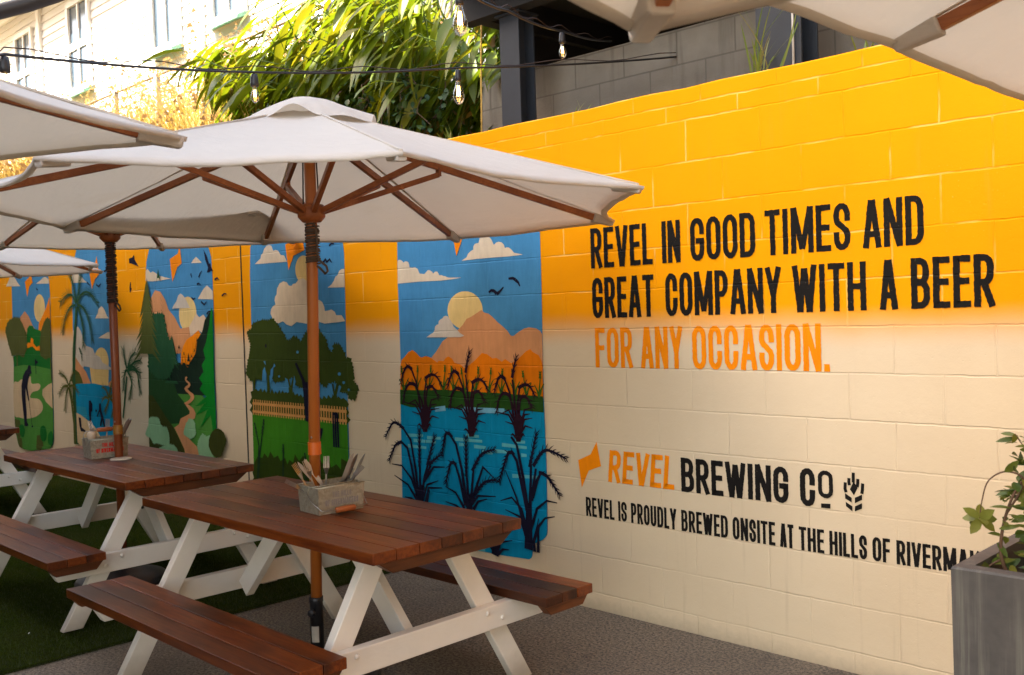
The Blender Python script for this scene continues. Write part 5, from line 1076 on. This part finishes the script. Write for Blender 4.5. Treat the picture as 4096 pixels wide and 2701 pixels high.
cutlery(-3.745,-1.452,.812,[('k',0,.05,.30,.42,1,.3,'knife leaning right beside the dark pole in'),('k',-.02,.06,.32,.46,.95,.6,'second knife leaning right, partly behind the first, in'),('f',-.03,-.02,-.1,-.15,.6,.3,'fork under the raised handle, left one in'),('f',-.02,.01,-.1,.1,.6,.5,'fork under the raised handle, right one in')],'the red lettered cutlery box')
for o in(fk,kn): bpy.data.objects.remove(o)
q=MB(); q.lathe([(.018,0),(.019,.05),(.022,.085),(.016,.10),(.024,.112),(.028,.128),(.024,.145),(.012,.152),(.001,.153)],18); tag(q.build('pepper_mill','shaker',loc=(-3.745-.02,-1.452-.075,.790)),'round topped pale pepper mill in the red lettered cutlery box','pepper mill')
# ---------------- planter with its shrub
PL=empty('planter_box',(1.578,-1.07,0),'tall square weathered grey planter box at the lower right','planter')
q=MB(); hw=.255; H=.885; th=.045
o4=[(-hw,-hw),(hw,-hw),(hw,hw),(-hw,hw)]; tp=.012
b=[q.v((x*(1-tp*2),y*(1-tp*2),0)) for x,y in o4]; t_=[q.v((x,y,H-.006)) for x,y in o4]; t2=[q.v((x*.985,y*.985,H)) for x,y in o4]; i1=[q.v((x*(1-th/hw),y*(1-th/hw),H)) for x,y in o4]; i2=[q.v((x*(1-th/hw),y*(1-th/hw),H-.12)) for x,y in o4]
for A,B in((b,t_),(t_,t2),(t2,i1),(i1,i2)):
    for k in range(4): q.face([A[k],A[(k+1)%4],B[(k+1)%4],B[k]])
q.face(i2); q.face(b[::-1]); q.build('planter_shell','planter',PL)
q=MB(); G=[[q.v((-.2+.4*i/10,-.2+.4*j/10,.79+.014*noise.noise(Vector((i*.9,j*.8,2))))) for j in range(11)] for i in range(11)]
for i in range(10):
    for j in range(10): q.face([G[i][j],G[i+1][j],G[i+1][j+1],G[i][j+1]],True)
q.build('soil','soil',PL)
def leaf(m,base,d,up,L,wd,tone,curl=.25,n=4,shape=.9):
    d=Vector(d).normalized(); up=Vector(up); sd=d.cross(up); sd=sd.normalized() if sd.length>1e-4 else d.orthogonal().normalized(); nn=sd.cross(d)
    m.tone=tone; prev=None; base=Vector(base)
    for k in range(n+1):
        t=k/n; wv=wd*(math.sin(PI*min(1,(t*.92+.06)))**shape) if k<n else 0; c=base+d*L*t-nn*curl*L*t*t
        if k==n: cur=(m.v(c),)
        else: cur=(m.v(c-sd*wv/2+nn*wv*.12),m.v(c),m.v(c+sd*wv/2+nn*wv*.12))
        if prev:
            if len(cur)==3: m.face([prev[0],prev[1],cur[1],cur[0]],True); m.face([prev[1],prev[2],cur[2],cur[1]],True)
            else: m.face([prev[0],prev[1],cur[0]],True); m.face([prev[1],prev[2],cur[0]],True)
        prev=cur
SH=empty('climbing_shrub',(1.475,-1.125,.79),'twiggy climbing shrub with glossy green and lime leaves in the grey planter','shrub')
st_=MB(); lf=MB(); r=random.Random(11)
def stem(pts,rad,dens,lsz=.036,tone=(.2,.8),tipc=0):
    P=[Vector(p) for p in pts]; Q=[]
    for i in range(len(P)-1):
        p0,p1,p2,p3=P[max(i-1,0)],P[i],P[i+1],P[min(i+2,len(P)-1)]
        for j in range(6):
            t=j/6; Q.append(.5*((2*p1)+(p2-p0)*t+(2*p0-5*p1+4*p2-p3)*t*t+(3*p1-p0-3*p2+p3)*t**3))
    Q.append(P[-1]); st_.tube(Q,[rad*(1-.6*k/len(Q)) for k in range(len(Q))],6)
    for k in range(3,len(Q)):
        for _ in range(dens):
            if r.random()<.75:
                a=r.uniform(0,2*PI); d=Vector((math.cos(a),math.sin(a),r.uniform(-.7,.5))); leaf(lf,Q[k]+Vector((r.gauss(0,.008),r.gauss(0,.008),0)),d,(.5+r.uniform(-.6,.6),-.4+r.uniform(-.6,.6),.6),1.25*lsz*r.uniform(.7,1.25),lsz*.52*r.uniform(.8,1.1),r.uniform(*tone),.2)
    for k in range(tipc):
        a=2*PI*k/tipc+.3; leaf(lf,Q[-1],(math.cos(a),math.sin(a)*.6,-.7+.7*(k%3)),(.6,-.5,.5),.050,.028,r.uniform(.75,1),.15)
# local coordinates: -x is left in the picture, +y is away
stem([(-.02,-.05,0),(-.07,-.06,.10),(-.06,-.05,.22),(-.02,-.02,.32),(.08,.0,.42)],.006,2)
stem([(-.06,-.05,.22),(-.02,-.03,.31),(-.06,-.04,.335),(-.10,-.06,.31),(-.115,-.07,.255),(-.12,-.075,.205)],.0035,0,tipc=9)
stem([(.0,-.02,0),(.02,.0,.16),(.06,.02,.28),(.03,.0,.36),(.08,.05,.42)],.006,3)
stem([(.05,.02,0),(.05,-.05,.15),(.0,-.06,.26),(.05,-.04,.36)],.005,3)
stem([(.06,0,.2),(-.02,.02,.30),(-.06,.0,.26)],.003,3,tone=(.4,1))
stem([(.10,.05,0),(.18,.02,.25),(.20,.0,.5),(.17,.05,.8),(.2,.06,1.05)],.007,2)
stem([(.17,.05,.8),(.10,.03,.73),(.07,.02,.67),(.09,.02,.64)],.003,1,.022,(.0,.3))
stem([(.12,0,.3),(.06,-.06,.42),(.0,-.05,.40),(-.03,-.06,.44)],.003,3)
stem([(-.07,-.06,.10),(-.11,-.08,.06),(-.09,-.09,.0)],.003,1)
for k in range(210):
    zz=r.uniform(.06,.40); xx=r.uniform(-.06+.12*abs(zz-.3),.22); leaf(lf,(xx,r.uniform(-.12,.12),zz),(r.uniform(-1,1),r.uniform(-1,1),r.uniform(-.6,.5)),(.5+r.uniform(-.6,.6),-.4+r.uniform(-.6,.6),.6),r.uniform(.032,.052),r.uniform(.017,.027),r.random()*.9,.2)
st_.build('stems','twig',SH); lf.build('leaves','planter_leaf',SH)
# ---------------- grey upper wall, posts and the dark roof
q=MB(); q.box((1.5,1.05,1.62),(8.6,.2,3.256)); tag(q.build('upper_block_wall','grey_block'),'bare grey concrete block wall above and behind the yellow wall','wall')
def post(name,x,y,w,d,z0,z1,label):
    P=empty(name,(x,y,0),label,'post','steel roof posts')
    t=.012
    q=MB(); q.box((0,-d/2,(z0+z1)/2),(w,t,z1-z0)); q.box((0,d/2,(z0+z1)/2),(w,t,z1-z0)); q.box((0,0,(z0+z1)/2),(t,d-t,z1-z0)); q.build('column','steel_paint',P)
    q=MB(); q.box((0,0,z1-.006),(w+.05,d+.05,.012)); q.build('cap_plate','steel_paint',P); return P
post('steel_post',-2.005,.52,.165,.13,2.3,3.46,'dark steel post left of the black roof corner, behind the wall top')
post('steel_post',-.10,.45,.24,.16,2.3,3.46,'weathered steel post with weeds at its foot, above the lettering')
pp=MB(); pp.tube([(-.015,.352,2.3),(-.015,.352,3.46)],.006,8); tag(pp.build('rod','sticker'),'thin shiny conduit on the face of the weathered steel post','rod')  # thin pale tube along the post face
RF=empty('dark_roof',(0,0,0),'black undercroft roof over the upper block wall','roof')
q=MB(); q.box((2.1,3.0,3.72),(9.0,5.6,.06)); q.build('roof_deck','roof_dark',RF)
q=MB(); q.box((2.1,.45,3.575),(9.0,.11,.22)); q.build('front_beam','roof_dark',RF)
for x in(-2.33,-.1,2.2,4.4):
    q=MB(); q.box((x,3.15,3.59),(.10,5.2,.20)); q.build('rafter','roof_dark',RF)
q=MB(); q.box((-2.36,2.85,3.47),(.06,4.2,.44)); q.build('side_blocker','roof_dark',RF)  # added to stop light showing through under the roof
q=MB(); q.box((2.0,4.9,3.2),(9.6,.1,1.0)); q.build('rear_panel','roof_dark',RF)
# ---------------- added unseen building behind the camera (keeps the sun off the courtyard)
B=MB(); B.box((-14.3,-9.2,5.6),(26,4,11.3)); B.box((-14.3,-7.15,11.3),(26.2,.12,.3))
tag(B.build('light_blocker','blocker_brick'),'tall added brick building that shades the courtyard from behind','blocker')
# ---------------- weatherboard house on the bank
B=MB(); B.box((9.5,-1.0,6.4),(5,13,12.9)); B.box((6.95,-1.0,12.9),(.12,13.2,.3)); B.box((-.6,-11.2,2.2),(2.9,4,4.5))  # unseen boxes added to keep low sky light out
tag(B.build('light_blocker','blocker_brick'),'brick building added out of view to cut light from the right','blocker')
B=MB(); B.box((-15.5,-3.9,2.9),(5,6.4,5.9)); B.box((-12.95,-3.9,5.9),(.12,6.6,.3))  # unseen box added to dim the left end of the courtyard
tag(B.build('light_blocker','blocker_brick'),'brick building added out of view to darken the far left end','blocker')
HS=empty('weatherboard_house',(-16,3.7,3.9),'white weatherboard house with sash windows, sunlit, up behind the fence','house')
OX,OY,OZ=-16,3.7,3.9
q=MB(); x0,x1=-27-OX,-7.5-OX; z=0.0
while z<4.25:
    q.hexa([(x,y,zz) for x in(x0,x1) for y,zz in((0-.028,z),(-.006,z+.15),(.04,z),(.04,z+.15))] and [(x0,-.028,z),(x0,-.006,z+.15),(x0,.04,z),(x0,.04,z+.15),(x1,-.028,z),(x1,-.006,z+.15),(x1,.04,z),(x1,.04,z+.15)]); z+=.15
q.box(((x0+x1)/2,3.0,2.1),(x1-x0,5.9,4.2)); q.build('boarded_wall','board_white',HS)
def window(xa,xb,za,zb,sashes,hood):
    xa-=OX; xb-=OX; za-=OZ; zb-=OZ; f=.09; q=MB()
    q.box(((xa+xb)/2,-.05,zb+f/2),(xb-xa+2*f,.06,f)); q.box(((xa+xb)/2,-.05,za-f/2),(xb-xa+2*f,.06,f))
    for x in(xa-f/2,xb+f/2): q.box((x,-.05,(za+zb)/2),(f,.06,zb-za))
    if sashes==2: q.box(((xa+xb)/2,-.045,(za+zb)/2),(xb-xa,.05,.13))
    q.box(((xa+xb)/2,-.042,(za+zb)/2),(.05,.045,zb-za)); W_=q.build('window','board_white',HS)
    q=MB(); q.box(((xa+xb)/2,-.03,(za+zb)/2),(xb-xa,.008,zb-za)); q.build('pane','wglass',W_)
    if hood:
        q=MB(); q.hexa([Vector((x,-.03 if y else -.22,za-.12+(0 if y else -.07)-.03*(1-k))) for x in(xa-.12,xb+.12) for y in(0,1) for k in(0,1)]); q.build('sill_hood','trim_green',W_)
window(-19.62,-18.82,6.07,7.60,2,1); window(-16.84,-15.99,6.07,7.60,2,1); window(-13.36,-12.54,6.11,7.60,1,1); window(-11.38,-10.55,6.16,7.6,1,1); window(-22.5,-21.7,6.07,7.6,2,1)
for x in(-11.80,-18.35,-7.6):
    q=MB(); q.box((x-OX,-.05,2.1),(.16,.07,4.2)); q.build('corner_board','board_white',HS)
q=MB(); q.box(((x0+x1)/2,-.42,4.20),(x1-x0+1,.86,.03))
for k in range(9): q.box(((x0+x1)/2,-.06-.09*k,4.182),(x1-x0+1,.012,.008))
q.build('eave_soffit','board_white',HS)
q=MB(); q.hexa([Vector((x,y,zz+t)) for x in(x0-.5,x1+.5) for y,zz in((-.9,4.23),(3.0,6.2)) for t in(0,.06)]); q.hexa([Vector((x,y,zz+t)) for x in(x0-.5,x1+.5) for y,zz in((3.02,6.2),(7,4.23)) for t in(0,.06)]); q.build('roof','roof_iron',HS)
q=MB(); q.box(((x0+x1)/2,-.93,4.22),(x1-x0+1,.12,.12)); q.build('gutter','board_white',HS)
# dark gutter of a neighbouring awning, upper left
q=MB(); pts=[(-6.3,-5.6,2.55),(-4.6,-3.85,2.75),(-3.6,-2.82,3.0),(-3.092,-2.297,3.161),(-2.999,-2.204,3.194),(-2.906,-2.11,3.224),(-2.798,-2.001,3.27),(-2.69,-1.892,3.326),(-2.3,-1.5,3.56),(-1.7,-.9,4.0),(-1.0,-.2,4.6)]
q.tube(pts,.038,10); tag(q.build('awning_tube','gutter_dark'),'dark rounded awning tube crossing the top left corner','awning tube')
# ---------------- wire fence on the bank
FN=empty('wire_fence',(-10,2.2,3.4),'rusty wire fence along the top of the grassy bank','fence')
q=MB(); q.tube([(-11,0,1.50),(7.2,0,1.50)],.016,6); q.build('top_rail','twig',FN)
for x in(-11,-8.6,-6.2,-3.8,-1.65,-.35,1.6,3.6,5.6,7.1):
    q=MB(); q.box((x,0,.62),(.075,.06,1.8)); q.build('fence_post','fence_post' if 'fence_post' in M else simple('fence_post',(.28,.25,.21),.8,0,.25,20),FN)
q=MB()
for k in range(130):
    x=-11+k*.14
    q.tube([(x,0.02,.0),(x+.0,0.02,1.5)],.0025,3,False)
for z in(.3,.6,.9,1.2): q.tube([(-11,.02,z),(7.2,.02,z)],.0025,3,False)
q.build('wire_mesh','bolt_dark',FN)
# ---------------- dry grass on the bank (uncountable)
def bankz(y):
    P=((.2,2.3),(.5,2.40),(.95,2.72),(1.6,3.05),(2.4,3.45),(3.6,3.9))
    for (a,b),(c_,d_) in zip(P,P[1:]):
        if a<=y<=c_: return b+(d_-b)*(y-a)/(c_-a)
    return 3.9
gm=MB(); r=random.Random(21)
for k in range(12500):
    x=r.uniform(-20,-5.6); y=r.uniform(.5,3.2); z=bankz(y)-.05; L=r.uniform(.6,1.75)*(1 if y>1 else .7); a=r.uniform(0,2*PI); ln=r.uniform(.05,.45); d=Vector((math.cos(a)*ln,math.sin(a)*ln,1)).normalized(); sd=Vector((-math.sin(a),math.cos(a),0)).lerp(Vector((.7,.7,0)),.6).normalized(); gm.tone=r.random()*.75
    wv=r.uniform(.004,.009); p=[]
    for t in(0,.35,.7,1):
        c_=Vector((x,y,z))+d*L*t+Vector((math.cos(a),math.sin(a),-.5))*L*.22*t**2.5; wt=wv*(1-.75*t); p.append((gm.v(c_-sd*wt),gm.v(c_+sd*wt)))
    for A,B_ in zip(p,p[1:]): gm.face([A[0],A[1],B_[1],B_[0]])
    if r.random()<.16:
        gm.tone=.85+.15*r.random(); e=Vector((x,y,z))+d*L+Vector((math.cos(a),math.sin(a),-.5))*L*.22
        for _ in range(7):
            q0=e+Vector((r.uniform(-.05,.05),r.uniform(-.05,.05),r.uniform(-.10,.10))); s_=r.uniform(.008,.018); gm.face([gm.v(q0+Vector((-s_,-s_,0))),gm.v(q0+Vector((s_,s_,0))),gm.v(q0+Vector((0,0,s_*2.4)))])
tag(gm.build('dry_grass','dry_grass',fix=False),'tall sunlit golden dry grass on the bank','grass',kind='stuff')
# ---------------- ginger plants: long lance leaves on arching canes
def ginger(loc,seed,label,ns,hgt,lean):
    Gp=empty('ginger_plant',loc,label,'plant','broad leaved ginger plants on the bank'); r=random.Random(seed); c=MB(); l=MB()
    for k in range(ns):
        a=r.uniform(0,2*PI); b0=Vector((r.uniform(-.55,.55),r.uniform(-.35,.35),0)); H=hgt*r.uniform(.65,1.08); out=Vector((math.cos(a)*.25,math.sin(a)*.25,0))+Vector(lean)*r.uniform(.6,1.5); pts=[]
        for j in range(9):
            t=j/8; pts.append(b0+Vector((0,0,H*(t-.22*t*t)))+out*t*t)
        c.tube(pts,[.011*(1-.6*j/8) for j in range(9)],5)
        ax=Vector((math.cos(a+1.3),math.sin(a+1.3),0))
        for j in range(14):
            t=.22+.78*j/13; i0=min(7,int(t*8)); p=pts[i0].lerp(pts[i0+1],t*8-i0); s_=1 if j%2 else -1
            d=(ax*s_*r.uniform(.3,.8)+out.normalized()*r.uniform(.3,.9)+Vector((-.45,-.2,r.uniform(-.75,.15)))); tn=(.25+.40*r.random()+.12*max(0,t-.5)) if t>.55 else r.random()*.4 if r.random()<.90 else r.uniform(.85,1)
            leaf(l,p,d,(r.uniform(-.3,.3),r.uniform(-.3,.3),1),r.uniform(.28,.48),r.uniform(.06,.10),tn,r.uniform(.25,.7),5,.75)
        for j in range(2):
            leaf(l,pts[2]+Vector((0,0,-.05*j)),(r.uniform(-1,1),r.uniform(-1,1),-1.2),(1,0,.2),r.uniform(.25,.4),.035,r.uniform(.9,1),.2,4)
    c.build('canes','weed_leaf',Gp); l.build('leaves','ginger_leaf',Gp); return Gp
GL_=[((-5.95,1.55,2.95),'leftmost arching ginger plant, hanging over the dry grass',18,1.75,(-.2,-.4,-.12)),((-5.45,1.45,2.95),'ginger plant second from the left behind the central umbrella',20,1.8,(-.2,-.5,-.15)),((-4.6,1.35,2.9),'dense ginger plant above the vent of the central umbrella',22,2.0,(-.15,-.55,-.2)),((-3.85,1.35,2.9),'ginger plant beside the dark roof edge, with browned leaf tips',20,2.05,(-.05,-.5,-.25)),((-3.15,1.45,2.9),'rightmost ginger plant, hanging in shade beside the steel post',14,1.2,(.0,-.5,-.25)),((-5.0,2.2,3.3),'tall ginger plant behind the others, its top out of the photo',22,2.1,(-.1,-.35,-.1)),((-4.1,2.2,3.3),'tall ginger plant at the back right, between the roof edge and the house',20,2.1,(-.1,-.35,-.1)),((-5.5,2.2,3.3),'tall ginger plant at the back left in front of the house',18,2.0,(-.2,-.3,-.1))]
for i,(p,lb,n_,h_,ln_) in enumerate(GL_): ginger(p,40+i,lb,n_,h_,ln_)
# ---------------- turf pile and litter
tm=MB(); r=random.Random(77)
for k in range(52000):
    x=-2.53-6.2*r.random()**1.5; y=r.uniform(-3.1,-.03); a=r.uniform(0,2*PI); L=r.uniform(.010,.022); wd=.0016; tm.tone=r.random(); e=Vector((math.cos(a)*.5,math.sin(a)*.5,1))*L; sd=Vector((-math.sin(a),math.cos(a),0))*wd; p=Vector((x,y,.011)); tm.face([tm.v(p-sd),tm.v(p+sd),tm.v(p+e)])
for k in range(2500):
    x=-2.52+r.uniform(-.004,.012); y=r.uniform(-3.1,-.03); tm.tone=r.random(); p=Vector((x,y,.008)); tm.face([tm.v(p+Vector((0,-.002,0))),tm.v(p+Vector((0,.002,0))),tm.v(p+Vector((r.uniform(0,.016),r.uniform(-.008,.008),r.uniform(-.004,.008))))])
tag(tm.build('turf_pile','turf_pile',fix=False),'short green blades of the artificial turf','turf',kind='stuff')
simple('dry_leaf',(.30,.17,.06),.8,0,.4,40); simple('paper_scrap',(.70,.68,.62),.7,0,.05)
LT=[(-.15,-.62,'dry_leaf',.035,'curled dry leaf on the asphalt nearest the right end of the bench'),(.42,-.55,'paper_scrap',.016,'tiny white scrap on the asphalt below the lettering'),(-.95,-2.05,'dry_leaf',.03,'dry leaf on the asphalt below the near bench'),(.05,-.18,'dry_leaf',.022,'small dry leaf against the foot of the cream wall'),(-2.75,-2.55,'dry_leaf',.04,'straw coloured leaf on the dark turf at lower left'),(-3.0,-2.2,'paper_scrap',.014,'tiny pale scrap on the turf at lower left'),(-1.2,-.4,'dry_leaf',.028,'dry leaf on the asphalt behind the nearest table'),(.9,-.35,'dry_leaf',.026,'dry leaf on the asphalt left of the planter')]
for i,(x,y,mt,sz,lb) in enumerate(LT):
    q=MB(); a=i*1.7; leaf(q,(x,y,.02 if x<-2.5 else .006),(math.cos(a),math.sin(a),.15),(0,0,1),sz,sz*.45,.5,-.25,4); tag(q.build('fallen_leaf' if mt=='dry_leaf' else 'paper_scrap',mt),lb,'leaf' if mt=='dry_leaf' else 'scrap','litter on the ground')
# ---------------- creeper hanging under the ginger
CR=empty('creeper',(-3.4,.8,2.7),'dark small leaved creeper in shade below the ginger leaves','creeper'); c=MB(); l=MB(); r=random.Random(5)
for k in range(46):
    p=Vector((r.uniform(-1.5,.35),r.uniform(-.35,.25),r.uniform(.0,.75))); pts=[p]
    for j in range(6): p=p+Vector((r.uniform(-.08,.08),r.uniform(-.06,.03),r.uniform(-.10,.02))); pts.append(p)
    c.tube(pts,.004,4)
    for j in range(30):
        q_=pts[r.randrange(7)]+Vector((r.gauss(0,.05),r.gauss(0,.05),r.gauss(0,.05))); leaf(l,q_,(r.uniform(-1,1),r.uniform(-1,.3),r.uniform(-.9,.3)),(0,0,1),r.uniform(.05,.085),r.uniform(.028,.045),r.random(),.2,3)
c.build('stems','twig',CR); l.build('leaves','vine_leaf',CR)
# ---------------- weeds on the wall top
def weed(loc,seed,label,n_,h_):
    Wd=MB(); r=random.Random(seed)
    for k in range(n_):
        a=r.uniform(0,2*PI); sp=r.uniform(.1,.7); d=Vector((math.cos(a)*sp*1.5,math.sin(a)*sp*.5,1)); leaf(Wd,(r.uniform(-.07,.07),r.uniform(-.02,.02),0),d,(math.cos(a),math.sin(a),.3),h_*r.uniform(.5,1.1),.009,r.random(),r.uniform(.3,1.1),7,.5)
    o=Wd.build('weed_tuft','weed_leaf',None,loc); tag(o,label,'weed','weeds growing along the wall tops'); return o
weed((-.12,.22,2.60),3,'grassy weed tuft at the foot of the weathered steel post',22,.34); weed((.42,.23,2.60),4,'small leafy weed beside the right hand umbrella tip',18,.14); weed((-2.35,.25,2.62),8,'short weed left of the dark steel post',14,.16); weed((-1.25,.22,2.6),9,'thin weed stalk against the grey blocks',4,.2)
q=MB(); q.tube([(-2.40,.6,3.6),(-2.415,.595,3.3),(-2.43,.6,3.0),(-2.445,.6,2.55)],.006,6); tag(q.build('hanging_cord','yellow_cord'),'thin yellow cord hanging beside the dark steel post','cord')
# ---------------- festoon lights
def bulb(parent,p,size,lit=True,sock=1.0):
    s=MB(); p=Vector(p); k=size; s.lathe([(.004,.0),(.012*sock,-.004),(.015*sock,-.020),(.0165*sock,-.046),(.0165*sock,-.060),(.008,-.062)],12,p); so_=s.build('socket','black_plastic',parent)
    g_=MB(); z0=-.056; prof=[(.010,0),(.012,-.012),(.018,-.035),(.028,-.065),(.031,-.085),(.028,-.105),(.017,-.122),(.004,-.130)]
    g_.lathe([(a*k,z0+b*k) for a,b in prof],18,p); gb=g_.build('bulb_glass','bulb_glass',so_)
    f_=MB()
    for j in range(5):
        a=2*PI*j/5; f_.tube([p+Vector((.006*k*math.cos(a),.006*k*math.sin(a),z0-.032*k)),p+Vector((.010*k*math.cos(a),.010*k*math.sin(a),z0-.085*k))],.0011*k,4)
    f_.build('filament','filament',gb)
def festoon(name,label,pts,bulbs,sag=.0):
    Fo=empty(name,pts[0],label,'string lights','string lights across the courtyard'); o=Vector(pts[0]); q=MB()
    P=[Vector(p)-o for p in pts]; Q=[]
    for i in range(len(P)-1):
        for j in range(12): t=j/12; Q.append(P[i].lerp(P[i+1],t)-Vector((0,0,sag*4*t*(1-t))))
    Q.append(P[-1]); q.tube(Q,.006,6); q.build('cable','black_plastic',Fo)
    q=MB(); q.tube([p+Vector((0,0,.018+.012*math.sin(i*1.1))) for i,p in enumerate(Q)],.0025,4); q.build('support_wire','dark_cord',Fo)
    for p,k,sck in bulbs: bulb(Fo,Vector(p)-o+Vector((0,0,-.006)),k,True,sck)
    return Fo
festoon('festoon_lights','black string of bulbs sagging across the courtyard in front of the ginger plants',[(-1.302, -2.939, 2.535), (-1.49, -2.701, 2.592), (-1.734, -1.527, 2.748), (-1.507, -0.451, 2.887), (-1.1, 0.94, 3.085)],[((-1.49, -2.701, 2.592),.62,1.15),((-1.734, -1.527, 2.748),.62,1.15),((-1.507, -0.451, 2.887),1.0,1.0)],.012)
festoon('festoon_lights','string of bulbs coming down from the top of the photo under the dark roof',[(-0.388, -1.597, 2.835), (-0.535, -1.318, 2.884), (-0.895, -0.685, 2.997), (-1.185, 0.018, 3.093), (-1.585, 0.94, 3.281)],[((-0.574, -1.287, 2.897),1.0,1.0),((-1.185, 0.018, 3.093),.66,1.1)],.015)
